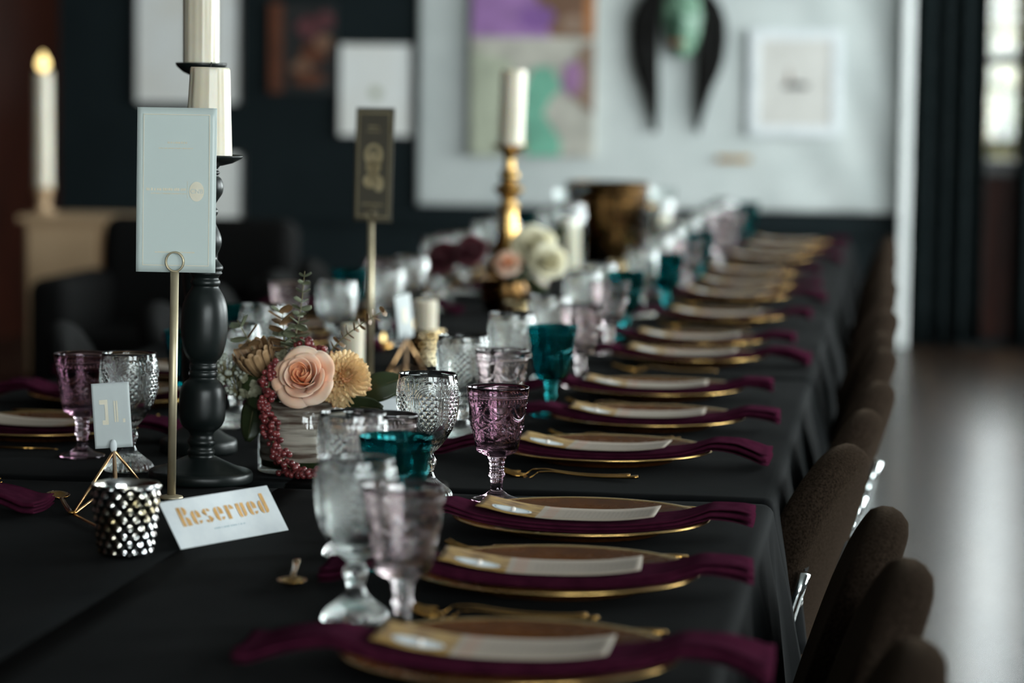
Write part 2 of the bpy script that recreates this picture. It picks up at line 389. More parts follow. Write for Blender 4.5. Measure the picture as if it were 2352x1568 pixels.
# ================================================================== the hall
TOP = 0.752            # cloth surface height
LX, FY, CZ = -4.65, -3.2, 3.3
struct(MB().box(LX - .3, WX + .3, FY - .3, BACKY + .3, -.1, 0).build('floor', 'floor', smooth=False))
struct(MB().box(LX - .3, WX + .3, FY - .3, BACKY + .3, CZ, CZ + .1).build('ceiling', 'ceil', smooth=False))
b = MB()
b.box(LX, BW[0], BACKY, BACKY + .2, 0, CZ); b.box(BW[1], WX, BACKY, BACKY + .2, 0, CZ)
b.box(BW[0], BW[1], BACKY, BACKY + .2, 0, BW[2]); b.box(BW[0], BW[1], BACKY, BACKY + .2, BW[3], CZ)
struct(b.build('wall_back', 'wall', smooth=False))
struct(MB().box(LX - .2, LX, FY, BACKY + .2, 0, CZ).build('wall_left', 'redwall', smooth=False))
b = MB(); f0, f1 = FRONT_WINDOW
b.box(LX, f0, FY - .2, FY, 0, CZ); b.box(f1, WX, FY - .2, FY, 0, CZ); b.box(f0, f1, FY - .2, FY, 0, WZ0); b.box(f0, f1, FY - .2, FY, WZ1, CZ)
struct(b.build('wall_front', 'sidewall', smooth=False))
b = MB(); edges = [FY] + [e for ab in SIDE_WINDOWS for e in ab] + [BACKY]
for k in range(0, len(edges), 2): b.box(WX, WX + .2, edges[k], edges[k + 1], 0, CZ)
for (a0, a1) in SIDE_WINDOWS:
    b.box(WX, WX + .2, a0, a1, 0, WZ0); b.box(WX, WX + .2, a0, a1, WZ1, CZ)
struct(b.build('wall_right', 'sidewall', smooth=False))
def window(name, w, h, nx, nz, mtx):
    r = bpy.data.objects.new(name, None); COL.objects.link(r); r.matrix_world = mtx; struct(r)
    f = MB(); t = .05
    f.box(0, w, 0, .08, 0, t); f.box(0, w, 0, .08, h - t, h); f.box(0, t, 0, .08, t, h - t); f.box(w - t, w, 0, .08, t, h - t)
    f.build('window_frame', 'frame_black', r, smooth=False)
    for i in range(1, nx): MB().box(w * i / nx - .012, w * i / nx + .012, .02, .06, t, h - t).build('glazing_bar', 'frame_black', r, smooth=False)
    for i in range(1, nz): MB().box(t, w - t, .02, .06, h * i / nz - .022, h * i / nz + .022).build('glazing_bar', 'frame_black', r, smooth=False)
    for i in range(nx):
        for j in range(nz):
            MB().box(max(t, w * i / nx), min(w - t, w * (i + 1) / nx), .038, .042, max(t, h * j / nz), min(h - t, h * (j + 1) / nz)).build('pane', 'pane', r, smooth=False)
    MB().box(-.04, w + .04, -.06, 0, -.03, 0).build('window_sill', 'frame_black', r, smooth=False)
window('window_1', BW[1] - BW[0], BW[3] - BW[2], 1, 3, Matrix.Translation((BW[0], BACKY + .05, BW[2])))
for k, (a0, a1) in enumerate(SIDE_WINDOWS):
    window('window_%d' % (k + 2), a1 - a0, WZ1 - WZ0, 3, 3, Matrix.Translation((WX + .05, a1, WZ0)) @ Matrix.Rotation(-pi / 2, 4, 'Z'))
window('window_9', FRONT_WINDOW[1] - FRONT_WINDOW[0], WZ1 - WZ0, 3, 3, Matrix.Translation((FRONT_WINDOW[1], FY - .05, WZ0)) @ Matrix.Rotation(pi, 4, 'Z'))
# white corner post, rails and panelling on the back wall
p = MB().box(.028, .088, BACKY - .14, BACKY, 0, CZ).build('trim_1', 'whitepaint', smooth=False); struct(p); bevel(p, .006)
struct(bevel(MB().box(LX, .02, BACKY - .035, BACKY, .60, .655).build('trim_2', 'wall', smooth=False), .008))
struct(MB().box(LX, .02, BACKY - .025, BACKY, 0, .16).build('baseboard_back', 'wall', smooth=False))
struct(MB().box(BW[0], BW[1], BACKY - .03, BACKY, .05, BW[2] - .04).build('trim_3', 'redwall', smooth=False))

# canvas sheet hung on the wall, soft diagonal folds towards its right-hand top
def canvas_fn(u, v):
    x = -2.605 + u * 2.628; z = .71 + v * 2.35
    q = max(0, u - .62) / .38
    ph = (x * .9 + (z - 1.0) * .55)
    y = BACKY - .03 - .008 * q * sin(ph * 17) - .006 * sin(x * 3 + z) - .004 * sin(z * 2.3)
    return (x, y, z)
sheet = MB().grid(canvas_fn, 120, 70).build('canvas_sheet', 'drape'); solid(sheet, .004)
tag(sheet, 'large white canvas sheet hung flat on the dark back wall behind the pictures', 'canvas')

def curtain(x0, x1, label, seed):
    rnd = random.Random(seed); ph = rnd.random() * 6
    def fn(u, v):
        x = x0 + u * (x1 - x0); a = .03 + .012 * (1 - v)
        return (x + .008 * sin(40 * x + ph), BACKY - .10 + a * sin(x * 62 + ph) + .5 * a * sin(x * 27 + ph * 2), .03 + v * 3.0)
    n = max(30, int((x1 - x0) * 260))
    t = thing('curtain', label, 'curtain', (0, 0, 0))
    solid(MB().grid(fn, n, 14).build('fabric', 'curtain', t), .004)
    MB().tube([(x0 - .03, BACKY - .10, 3.06), (x1 + .03, BACKY - .10, 3.06)], .014, 10).build('rod', 'frame_black', t)
    return t
curtain(.10, .475, 'dark pleated curtain between the white post and the bright window', 1)
curtain(.645, 1.25, 'dark pleated curtain on the far side of the bright window from the white post', 2)

# outside, seen through the windows
struct(MB().box(-30, 40, BACKY + .3, 60, -.25, -.15).build('ground_outside', 'ground', smooth=False))
leaf_me = MB().grid(lambda u, v: ((u - .5) * .11 * sin(pi * (v * .9 + .05)), .02 * sin(pi * u), v * .16), 2, 2).me('leaf')
def tree(x, y, h, r, label, seed, n=900):
    rnd = random.Random(seed); t = thing('tree', label, 'tree', (x, y, -.15), group='trees outside the window')
    MB().tube(spline([(0, 0, 0), (.06, .02, h * .3), (-.05, .04, h * .6), (0, 0, h * .9)], 8), [.12 - .012 * k for k in range(9)], 8).build('trunk', 'trunk', t)
    c = MB()
    for k in range(n):
        d = Vector((rnd.gauss(0, 1), rnd.gauss(0, 1), rnd.gauss(0, 1))).normalized() * rnd.random() ** .4
        p = Vector((d.x * r, d.y * r * .7, h * .62 + d.z * h * .45))
        mt = Matrix.Translation(p) @ Euler((rnd.random() * 6, rnd.random() * 6, rnd.random() * 6)).to_matrix().to_4x4() @ Matrix.Scale(2.3, 4)
        c.add([tuple(q.co) for q in leaf_me.vertices], [tuple(q.vertices) for q in leaf_me.polygons], mt)
    o = c.build('foliage', 'tree_leaf', t); o['kind'] = 'stuff'
tree(.75, 21.5, 2.35, 1.7, 'pale yellow-green shrub right outside the back window', 3, 3000)
tree(2.6, 24, 2.5, 1.4, 'yellowing tree beyond the dark curtain beside the window', 4, 700)
tree(-1.2, 26, 2.6, 1.5, 'bushy tree outside behind the back wall', 5, 700)

# ================================================================== tables and cloths
BOUND = [1.95, 3.79, 5.50, 7.30, 9.12, 10.98]
def folding_table(x0, x1, y0, y1, label, group):
    t = thing('folding_table', label, 'table', ((x0 + x1) / 2, (y0 + y1) / 2, 0), group=group)
    w, l = (x1 - x0) / 2 - .012, (y1 - y0) / 2 - .012
    bevel(MB().box(-w, w, -l, l, .715, .745).build('tabletop', 'frame_black', t, smooth=False), .008)
    for sx in (-1, 1):
        for sy in (-1, 1):
            MB().tube([(sx * (w - .08), sy * (l - .2), 0), (sx * (w - .08), sy * (l - .2), .715)], .014, 8).build('leg', 'chrome', t)
def cloth(x0, x1, y0, y1, side, label, group, seed, near_over):
    """side: +1 drapes on the x1 side, -1 on the x0 side"""
    rnd = random.Random(seed); p1, p2, p3 = [rnd.random() * 6.28 for _ in range(3)]
    W = x1 - x0; L = y1 - y0; R = .018; DX = .25; DY = .16
    def arc(s, w):            # arc length past the flat top -> (out, drop)
        if s <= 0: return 0.0, 0.0
        if s < R * pi / 2: return R * sin(s / R), R * (1 - cos(s / R))
        return R, R + (s - R * pi / 2)
    nx, ns, ny = 14, 14, int(L / .02)
    us = [i / nx * (W - R) for i in range(nx + 1)] + [W - R + R * 1.571 * k / 4 for k in range(1, 5)] + [W - R + R * 1.571 + DX * (k / ns) ** 1.2 for k in range(1, ns + 1)]
    ts = [-DY, -DY * .5, -.06, -.02] + [-.02 * 0 + 0] + [R * 0 + k / ny * L for k in range(1, ny)] + [L, L + .02, L + .06, L + DY * .5, L + DY]
    v = []
    for t_ in ts:
        if t_ < 0: yy, dy = 0.0 - min(.006, -t_ * .3), -t_
        elif t_ > L: yy, dy = L + min(.006, (t_ - L) * .3), t_ - L
        else: yy, dy = t_, 0.0
        if yy < R and dy == 0: dy += R * (1 - sqrt(max(0, 1 - ((R - yy) / R) ** 2))) * .5
        if L - yy < R and dy == 0: dy += R * (1 - sqrt(max(0, 1 - ((R - L + yy) / R) ** 2))) * .5
        for s in us:
            ox, dx = arc(s - (W - R), W)
            xx = min(s, W - R) + ox
            Y = y0 + yy
            fr = max(0, dx - R) / DX
            end = exp(-min(yy, L - yy) / .10)
            amp = .013 * min(1, fr * 3.0) + .018 * fr
            fold = sin(Y * 26 + p1 + 1.2 * sin(Y * 7 + p2)) + .55 * sin(Y * 47 + p3)
            xx += amp * fold * .55 + .015 * fr + .03 * end * fr
            z = TOP - dx - dy
            if dx == 0 and dy == 0:
                z += .0006 * sin(Y * 9 + s * 5 + p1) + .0005 * sin(s * 31 + Y * 3 + p2) + .0014 * exp(-((s - W * .5) / .006) ** 2) + .0011 * exp(-((yy - L * .5) / .007) ** 2) + .0009 * exp(-((yy - L * .25) / .006) ** 2)
            z += .012 * fr * sin(Y * 13 + p3)
            X = x0 + xx if side > 0 else x1 - xx
            v.append((X, Y, max(.04, z)))
    n = len(us)
    f = [(j * n + i, j * n + i + 1, (j + 1) * n + i + 1, (j + 1) * n + i) for j in range(len(ts) - 1) for i in range(n - 1)]
    if side < 0: f = [q[::-1] for q in f]
    o = ob('tablecloth', mesh('tablecloth', v, f), 'cloth'); solid(o, .0012, -1)
    return tag(o, label, 'tablecloth', group)
for k, (a, c) in enumerate(zip(BOUND, BOUND[1:])):
    gap = .012
    folding_table(-.84, -.155, a + gap, c - gap, 'folding table under the black cloths on the side with the burnt-brown chairs', 'tables in the row beside the brown chairs')
    folding_table(-1.60, -.85, a + gap, c - gap, 'folding table under the black cloths on the side towards the red wall', 'tables in the row towards the red wall')
    cloth(-.838, -.150, a + .004, c - .004, 1, 'black linen tablecloth draped over a table of the row beside the brown chairs', 'cloths of the row beside the brown chairs', 10 + k, .03)
    cloth(-1.602, -.8395, a + .004, c - .004, -1, 'black linen tablecloth draped over a table of the row towards the red wall', 'cloths of the row towards the red wall', 30 + k, .03)

# ================================================================== goblets
SEG = 240
def clear_relief(t, z, k):
    out = 0.0; R0 = .0405
    if .083 < z < .163:
        a = (t % (pi / 3)) - pi / 6
        s = a * R0; zc = .1365
        d = abs(s) if z < zc else math.hypot(s, z - zc)
        fade = min(1, (z - .083) / .012) * min(1, (.163 - z) / .004)
        sc = max(.35, min(1, (z - .076) / .035))
        d /= sc
        if d < .0122:
            p = (s / sc + z) / .0098; q = (s / sc - z) / .0098
            out += (.0020 * (abs(p % 1 - .5) * 2) * (abs(q % 1 - .5) * 2) * 1.6 - .0009) * min(1, (.0122 - d) / .001)
        elif d < .0208:
            out += .0010 * sin((d - .0122) / .0086 * 2 * pi * 3 - 1.2) + .0003
        elif z > .135:
            b = ((t + pi / 6) % (pi / 3)) - pi / 6
            an = atan2(b * R0, z - .128)
            out += .0008 * abs(sin(an * 14))
        out *= fade
    elif z < .033:
        w = min(1, max(0, (.033 - z) / .02))
        out = -.0016 * w * (1 - abs(sin(t * 14))) + .0005 * w
    elif .041 < z < .061:
        out = .0007 * (abs(((t * 8 / (2 * pi) + (z - .05) * 60) % 1) - .5) + abs(((t * 8 / (2 * pi) - (z - .05) * 60) % 1) - .5) - .5) * 2
    elif .066 < z < .083:
        out = .0004 * sin(t * 24)
    return out
def colour_relief(t, z, k):
    out = 0.0
    if .1335 < z < .1405: out = .0007 * max(0, cos(t * 44)) * (1 - abs(z - .137) / .0036)
    elif .1405 <= z < .144: out = .0006
    elif .068 < z <= .1335:
        a = (t % (pi / 3)) - pi / 6; u = a / (pi / 6)
        zs = .133 - .0215 * sqrt(max(0, 1 - u * u))
        if z > zs:
            out = .00035 * sin(t * 120)
        d = abs(z - zs)
        if d < .0013: out += .0013 * (1 - d / .0013)
        if z < zs - .001:
            # starbursts under every joint of the swags and leafy stems between
            b = ((t + pi / 6) % (pi / 3)) - pi / 6
            s = b * .034; dz = z - .100
            rr = math.hypot(s, dz)
            if rr < .0115:
                out += .0014 * (1 - rr / .0115) ** .5 * max(0, cos(atan2(s, dz) * 6)) + (.0008 if rr < .002 else 0)
            s2 = a * .032; dz2 = z - .084; r2 = math.hypot(s2 * 1.0, dz2)
            if r2 < .013: out += .0008 * (1 - r2 / .013) ** .5 * max(0, cos(atan2(s2, dz2) * 5 + 1.2))
            out += .00035 * max(0, sin(t * 30 + z * 900)) * max(0, sin(t * 12 - z * 500))
    elif .017 < z < .06:
        out = .0005 * abs(sin(t * 5))
    return out
def goblet_meshes(kind):
    if kind == 'clear':
        foot = [(0, 0), (.024, .0003), (.0345, 0), (.0355, .0025), (.0345, .007), (.0318, .0115), (.0255, .0165), (.018, .0225), (.0125, .0275), (.0105, .032)]
        stem = [(.0105, .032), (.0088, .0365), (.0098, .0395), (.0098, .041), (.0118, .0465), (.0128, .0505), (.0118, .055), (.0092, .059), (.0088, .0615), (.0105, .064)]
        outer = [(.0105, .064), (.014, .067), (.018, .0715), (.0225, .077), (.028, .084), (.0325, .0915), (.0362, .1), (.039, .11), (.0408, .121), (.0417, .133), (.0417, .145), (.0410, .156), (.0401, .165), (.0396, .1695)]
        rim = [(.0391, .1708), (.0383, .1712), (.0375, .1705)]
        inner = [(.0372, .165), (.0384, .150), (.0386, .135), (.0378, .12), (.036, .108), (.033, .0985), (.0288, .0905), (.0235, .0835), (.016, .078), (.008, .0755), (0, .075)]
        rel = clear_relief
    else:
        foot = [(0, 0), (.025, .0004), (.0335, 0), (.0345, .0015), (.033, .003), (.026, .0048), (.017, .0078), (.0115, .0118), (.0085, .0155)]
        stem = [(.0085, .0155), (.0078, .019), (.0078, .0245), (.0084, .0285), (.0082, .031), (.0106, .0335), (.0112, .0355), (.0106, .0375), (.0090, .040), (.0098, .0415), (.0090, .0435), (.0100, .0455), (.0092, .048), (.0108, .0515), (.0100, .054), (.0122, .0575), (.0128, .060)]
        outer = [(.0128, .060), (.0150, .0615), (.022, .064), (.027, .0675), (.0292, .073), (.0306, .08), (.033, .092), (.0352, .104), (.0374, .118), (.0391, .130), (.0398, .1335), (.0406, .1405), (.0412, .144), (.0415, .1445), (.0424, .150), (.0428, .1535)]
        rim = [(.0430, .1548), (.0422, .1555), (.0412, .1548)]
        inner = [(.0405, .148), (.0385, .138), (.036, .122), (.0335, .105), (.031, .09), (.0285, .078), (.0245, .0725), (.016, .070), (.008, .0692), (0, .069)]
        rel = colour_relief
    def cl(p, st): return fine(p, st)
    fo = cl(smooth_prof(foot[1:], 40), .0012); fo = [foot[0]] + fo
    st = cl(smooth_prof(stem, 40), .0012)
    bo = cl(smooth_prof(outer, 60), .0010); nb = len(bo)
    bowl = bo + rim + smooth_prof(inner, 26)
    bowl[-1] = (0, bowl[-1][1])
    rb = lambda t, z, k: rel(t, z, k) if 0 < k < nb - 4 else 0
    rs = lambda t, z, k: rel(t, z, k) if 0 < k < len(st) - 1 else 0
    rf = lambda t, z, k: rel(t, z, k) if 3 < k < len(fo) - 1 else 0
    return [('bowl', MB().lathe(bowl, SEG, rb).me('bowl')), ('stem', MB().lathe(st, SEG, rs).me('stem')), ('foot', MB().lathe(fo, SEG, rf).me('foot'))]
GOB = {k: goblet_meshes(k) for k in ('clear', 'colour')}
def goblet(kind, mat, x, y, label, group, rz=0.0):
    nm = {'clear': 'water_goblet', 'purple': 'purple_goblet', 'paleplum': 'plum_goblet', 'teal': 'teal_goblet'}[mat]
    t = thing(nm, label, 'goblet', (x, y, TOP + .0012), rz, group)
    for pn, me in GOB[kind]: ob(pn, me, mat, t)
    return t
RT = 'the table side by the brown chairs'
LT = 'the table side towards the red wall'
def clear(x, y, lab=None, grp=None, rz=None):
    r = x > -.86
    goblet('clear', 'clear', x, y, lab or ('clear arched goblet further down ' + (RT if r else LT)), grp if lab else ('clear goblets by the brown chairs' if r else 'clear goblets towards the red wall'), random.random() * 6 if rz is None else rz)
def teal(x, y, lab=None):
    r = x > -.86
    goblet('colour', 'teal', x, y, lab or ('teal pressed-glass goblet further down ' + (RT if r else LT)), None if lab else ('teal goblets by the brown chairs' if r else 'teal goblets towards the red wall'), random.random() * 6)
def plum(x, y, lab=None, mat='paleplum'):
    r = x > -.86
    goblet('colour', mat, x, y, lab or ('pale plum pressed-glass goblet further down ' + (RT if r else LT)), None if lab else ('plum goblets by the brown chairs' if r else 'plum goblets towards the red wall'), random.random() * 6)
clear(-.544, 2.815, 'clear goblet overlapping a plum one, beside the first menu with a golden picture')
plum(-.480, 2.735, 'plum-tinted goblet right against a clear one beside the first menu')
clear(-.628, 3.225, 'clear goblet behind a teal bowl, between the first goblet pair and the vase')
teal(-.561, 3.140, 'teal goblet half hidden behind the first clear and plum goblets')
plum(-.614, 3.35, 'plum goblet behind the teal bowl nearest the bark-wrapped vase')
clear(-.620, 3.712, 'clear arched goblet standing next to the sharp purple goblet', rz=.20)
goblet('colour', 'purple', -.524, 3.712, 'purple pressed-glass goblet with swags and starbursts beside a clear one', None, .02)
for x, y in [(-.668, 4.335), (-.655, 4.81), (-.648, 5.29), (-.668, 6.03), (-.668, 6.37), (-.627, 7.02), (-.650, 7.79), (-.650, 8.24), (-.650, 8.9), (-.660, 9.75), (-.655, 10.35), (-.65, 10.80)]: clear(x, y)
for x, y in [(-.597, 4.27), (-.582, 5.245), (-.600, 5.955), (-.572, 7.865), (-.545, 8.93), (-.60, 9.68), (-.58, 10.3)]: plum(x, y)
for x, y in [(-.577, 4.745), (-.600, 6.315), (-.568, 7.09), (-.565, 8.31), (-.604, 9.04), (-.56, 10.88)]: teal(x, y)
# side towards the red wall
goblet('colour', 'purple', -1.198, 4.03, 'purple goblet behind the little wire pyramid, beside a clear one', None, .8)
clear(-1.088, 3.895, 'clear arched goblet partly behind the small number card on the wire pyramid', rz=.28)
clear(-1.062, 4.45); teal(-1.145, 4.47)
clear(-1.115, 4.88); teal(-1.20, 5.04)
clear(-1.118, 5.56); plum(-1.25, 5.70)
clear(-1.10, 6.02); teal(-1.215, 6.18)
clear(-1.125, 6.48); plum(-1.22, 6.6)
clear(-1.215, 7.40); clear(-1.135, 7.05); clear(-1.19, 7.74); plum(-1.26, 7.9)
clear(-1.25, 8.55); clear(-1.17, 8.45); teal(-1.24, 9.3); clear(-1.265, 9.0); clear(-1.18, 9.6); plum(-1.2, 10.1); clear(-1.22, 10.5)

# ================================================================== place settings
PLATE_R = .163
dish_me = MB().lathe(smooth_prof([(.0, .0), (.06, .0), (.098, .0008), (.108, .004), (.12, .0085), (.145, .0135), (.1575, .0160), (.1575, .0186), (.145, .0165), (.12, .0115), (.108, .0068), (.098, .0036), (.06, .0028), (.0, .0028)], 70), 96).me('dish')
rim_me = MB().lathe([(.1570, .0158), (.1605, .0164), (.1630, .0176), (.1640, .0190), (.1630, .0201), (.1605, .0200), (.1570, .0188)], 96).me('rim')
def nap_z(x):
    """underside of the napkin along the plate: dips into the well, rides over the rim, falls to the cloth"""
    a = abs(x)
    if a < .165: return .0065 + .0165 * (a / .165) ** 2.2
    return max(.0035, .023 - (a - .165) * (.10 + 1.9 * max(0, a - .165)))
def napkin_mesh(seed):
    rnd = random.Random(seed)
    # folded linen: several layers drawn as one serpentine strip, swept from the centre side to the chair side
    W = .052; lay = 4; prof = []
    for k in range(lay):
        dirn = 1 if k % 2 == 0 else -1
        for i in range(9):
            u = -1 + 2 * i / 8
            prof.append((dirn * u * W * (1 - .02 * k), k))
        if k < lay - 1:
            for a in (-60, 0, 60):
                prof.append((dirn * (W * (1 - .02 * k) + .0022 * cos(math.radians(a))), k + .5 + a / 120 * .6))
    NX = 64; x0, x1 = -.262, .232 + rnd.uniform(-.02, .02)
    v = []; n = len(prof); ph = rnd.random() * 6; tw = rnd.uniform(-.03, .03)
    for i in range(NX + 1):
        x = x0 + (x1 - x0) * i / NX; a = abs(x)
        pinch = 1 - .30 * exp(-((a - .185) / .05) ** 2) + (.16 * max(0, (a - .2) / .06) if x > 0 else 0)
        lift = 1 + 1.0 * min(1, max(0, (a - .125) / .08)) if x > 0 else 1 + 0.6 * min(1, max(0, (a - .13) / .08))
        for (y, L) in prof:
            gap = .0026 * lift
            yy = y * pinch + .006 * sin(x * 9 + ph) + tw * x
            z = nap_z(x) + L * gap + .0016 * sin(y * 60 + x * 25 + ph) * (lift - 1) * .6 + .004 * (lift - 1) * (y / W) ** 2
            v.append((x, yy, z))
    f = [(i * n + j, i * n + j + 1, (i + 1) * n + j + 1, (i + 1) * n + j) for i in range(NX) for j in range(n - 1)]
    return mesh('napkin', v, f)
nap_me = [napkin_mesh(s) for s in (1, 2, 3)]
MENU_L, MENU_W = .225, .098
def menu_z(x, y):
    a = abs(x)
    return nap_z(x) + .0125 + .0045 * min(1, a / .115) ** 3
def menu_mesh():
    mb = MB().grid(lambda u, v: (-.128 + u * MENU_L, (v - .5) * MENU_W, menu_z(-.128 + u * MENU_L, 0) + .0008 * (2 * v - 1) ** 2), 30, 4)
    me = mb.me('card'); uv = me.uv_layers.new(name='UVMap')
    for p in me.polygons:
        for li in p.loop_indices:
            co = me.vertices[me.loops[li].vertex_index].co
            uv.data[li].uv = ((co.x + .128) / MENU_L, co.y / MENU_W + .5)
    return me
menu_me = menu_mesh()
def ellipse_on_card(cx, cy, rx, ry, dz, n=28, ring=None):
    mb = MB(); c0 = (cx, cy, menu_z(cx, cy) + dz)
    if ring is None:
        v = [c0] + [(cx + rx * cos(2 * pi * k / n), cy + ry * sin(2 * pi * k / n), menu_z(cx + rx * cos(2 * pi * k / n), 0) + dz) for k in range(n)]
        f = [(0, 1 + k, 1 + (k + 1) % n) for k in range(n)]
        return mb.add(v, f)
    v = []
    for q in (1, ring):
        v += [(cx + rx * q * cos(2 * pi * k / n), cy + ry * q * sin(2 * pi * k / n), menu_z(cx + rx * q * cos(2 * pi * k / n), 0) + dz) for k in range(n)]
    return mb.add(v, [(k, (k + 1) % n, n + (k + 1) % n, n + k) for k in range(n)])
emblem_me = ellipse_on_card(-.086, -.018, .0255, .020, .0011).me('emblem')
emblem_ring_me = ellipse_on_card(-.086, -.018, .0225, .0172, .0014, ring=.93).me('emblem_ring')
bead_me = MB().sphere(.0032, 12, 8).me('bead')
def fork_meshes():
    h = MB().tube(spline([(.0, 0, .007), (.02, 0, .0085), (.045, 0, .006), (.08, 0, .0038), (.12, 0, .004), (.145, 0, .0055)], 20), [.0028, .0024] + [.0022 + .0022 * (k / 18) ** 1.5 for k in range(19)], 8, flat=[(1.25, .6)] * 21)
    head = MB()
    head.grid(lambda u, v: (-.001 - .022 * u, (v - .5) * (.008 + .014 * min(1, u * 1.8)), .007 - .008 * sin(pi * u * .75)), 6, 4)
    for k in range(4):
        y = (-.5 + k / 3) * .0195
        head.tube([(-.021, y, .0018), (-.035, y, .002), (-.05, y, .0065), (-.058, y * .95, .0115)], [.0016, .0015, .0012, .0008], 6)
    return h.me('handle'), head.me('tines')
fork_h, fork_t = fork_meshes()
def spoon_meshes():
    h = MB().tube(spline([(.0, 0, .006), (.02, 0, .0085), (.05, 0, .006), (.10, 0, .0035), (.125, 0, .005)], 18), [.0024 + .002 * (k / 18) ** 1.5 for k in range(19)], 8, flat=[(1.25, .6)] * 19)
    bw = MB().grid(lambda u, v: (-.05 * u, (v - .5) * 2 * .0165 * sin(pi * (u * .93 + .05)) ** .6, .0075 - .0065 * sin(pi * u) * (1 - (2 * v - 1) ** 2) + .002 * u), 12, 8)
    return h.me('handle'), bw.me('bowl')
spoon_h, spoon_b = spoon_meshes()
def knife_meshes():
    h = MB().tube([(.0, 0, .004), (.04, 0, .0045), (.09, 0, .0045), (.105, 0, .0045)], [.003, .0038, .0045, .0035], 8, flat=[(1.2, .7)] * 4)
    bl = MB().prism([(0, .0025), (0, .0055), (-.10, .0052), (-.118, .004), (-.10, .0028)], -.0009, .0009)
    return h.me('handle'), bl.me('blade')
kn_h, kn_b = knife_meshes()
def utensil(name, label, group, loc, rz, parts):
    t = thing(name, label, name.replace('_', ' '), loc, rz, group)
    for pn, me in parts:
        o = ob(pn, me, 'gold', t)
        if pn in ('tines', 'bowl'): solid(o, .0011, 0)
    return t
def setting(x, y, side, seed):
    """side +1: seat towards the brown chairs; -1: seat towards the red wall"""
    rnd = random.Random(seed); rz = 0 if side > 0 else pi
    s = 'beside the brown chairs' if side > 0 else 'towards the red wall'
    z0 = TOP + .0008; rot = rz + rnd.uniform(-.03, .03)
    R = Matrix.Rotation(rz, 4, 'Z')
    def w(lx, ly): q = R @ Vector((lx, ly, 0)); return (x + q.x, y + q.y, z0)
    pl = thing('charger_plate', 'gold charger plate under a burgundy napkin on the table row ' + s, 'plate', (x, y, z0), rot, 'charger plates ' + s)
    ob('dish', dish_me, 'charger', pl); ob('rim', rim_me, 'rimgold', pl)
    nr = rot + rnd.uniform(-.04, .04)
    nk = ob('napkin', nap_me[seed % 3], 'napkin', None, (x, y, z0), (0, 0, nr)); solid(nk, .0011, 0)
    tag(nk, 'folded burgundy napkin lying across a gold plate of the table row ' + s, 'napkin', 'napkins ' + s)
    t = thing('menu_card', 'printed menu with golden picture and oval emblem on a napkin ' + s, 'menu card', (x, y, z0 + .0006), nr, 'menu cards ' + s)
    solid(ob('card', menu_me, 'menu', t), .0004, 0)
    e = ob('emblem', emblem_me, 'paper', t); ob('emblem_ring', emblem_ring_me, 'p_blue', e)
    ob('bead', bead_me, 'pearl', t, (-.083, -.026, menu_z(-.083, 0) + .0035))
    for k in (0, 1):
        utensil('fork', 'gold fork lying beside a charger plate ' + s, 'forks ' + s, w(-.085 + .012 * k, -.188 - .026 * k), rot + rnd.uniform(-.05, .05) - .1 * (k == 0), [('handle', fork_h), ('tines', fork_t)])
    utensil('knife', 'gold table knife lying beside a charger plate ' + s, 'knives ' + s, w(.03, .195), rot + rnd.uniform(-.05, .05), [('handle', kn_h), ('blade', kn_b)])
for k, (x, y) in enumerate([(-.352, 2.60), (-.366, 3.07), (-.382, 3.475), (-.425, 4.175), (-.400, 4.63), (-.428, 5.11), (-.414, 5.79), (-.430, 6.20), (-.413, 6.90), (-.428, 7.65), (-.424, 8.12), (-.440, 8.72), (-.42, 9.55), (-.40, 10.15), (-.388, 10.68)]):
    setting(x, y, 1, k + 1)
for k, (x, y) in enumerate([(-1.345, 3.47), (-1.335, 4.27), (-1.34, 4.75), (-1.34, 5.2), (-1.34, 5.9), (-1.35, 6.3), (-1.34, 6.95), (-1.34, 7.6), (-1.34, 8.2), (-1.34, 8.75)]):
    setting(x, y, -1, k + 40)
utensil('dessert_spoon', 'gold dessert spoon lying open beside the wire pyramid', None, (*(-1.0881, 3.5577), TOP + .001), -1.15, [('handle', spoon_h), ('bowl', spoon_b)])
utensil('dessert_spoon', 'gold dessert spoon lying beside the first goblets near the second menu', None, (-.655, 3.02, TOP + .001), 1.75, [('handle', spoon_h), ('bowl', spoon_b)])

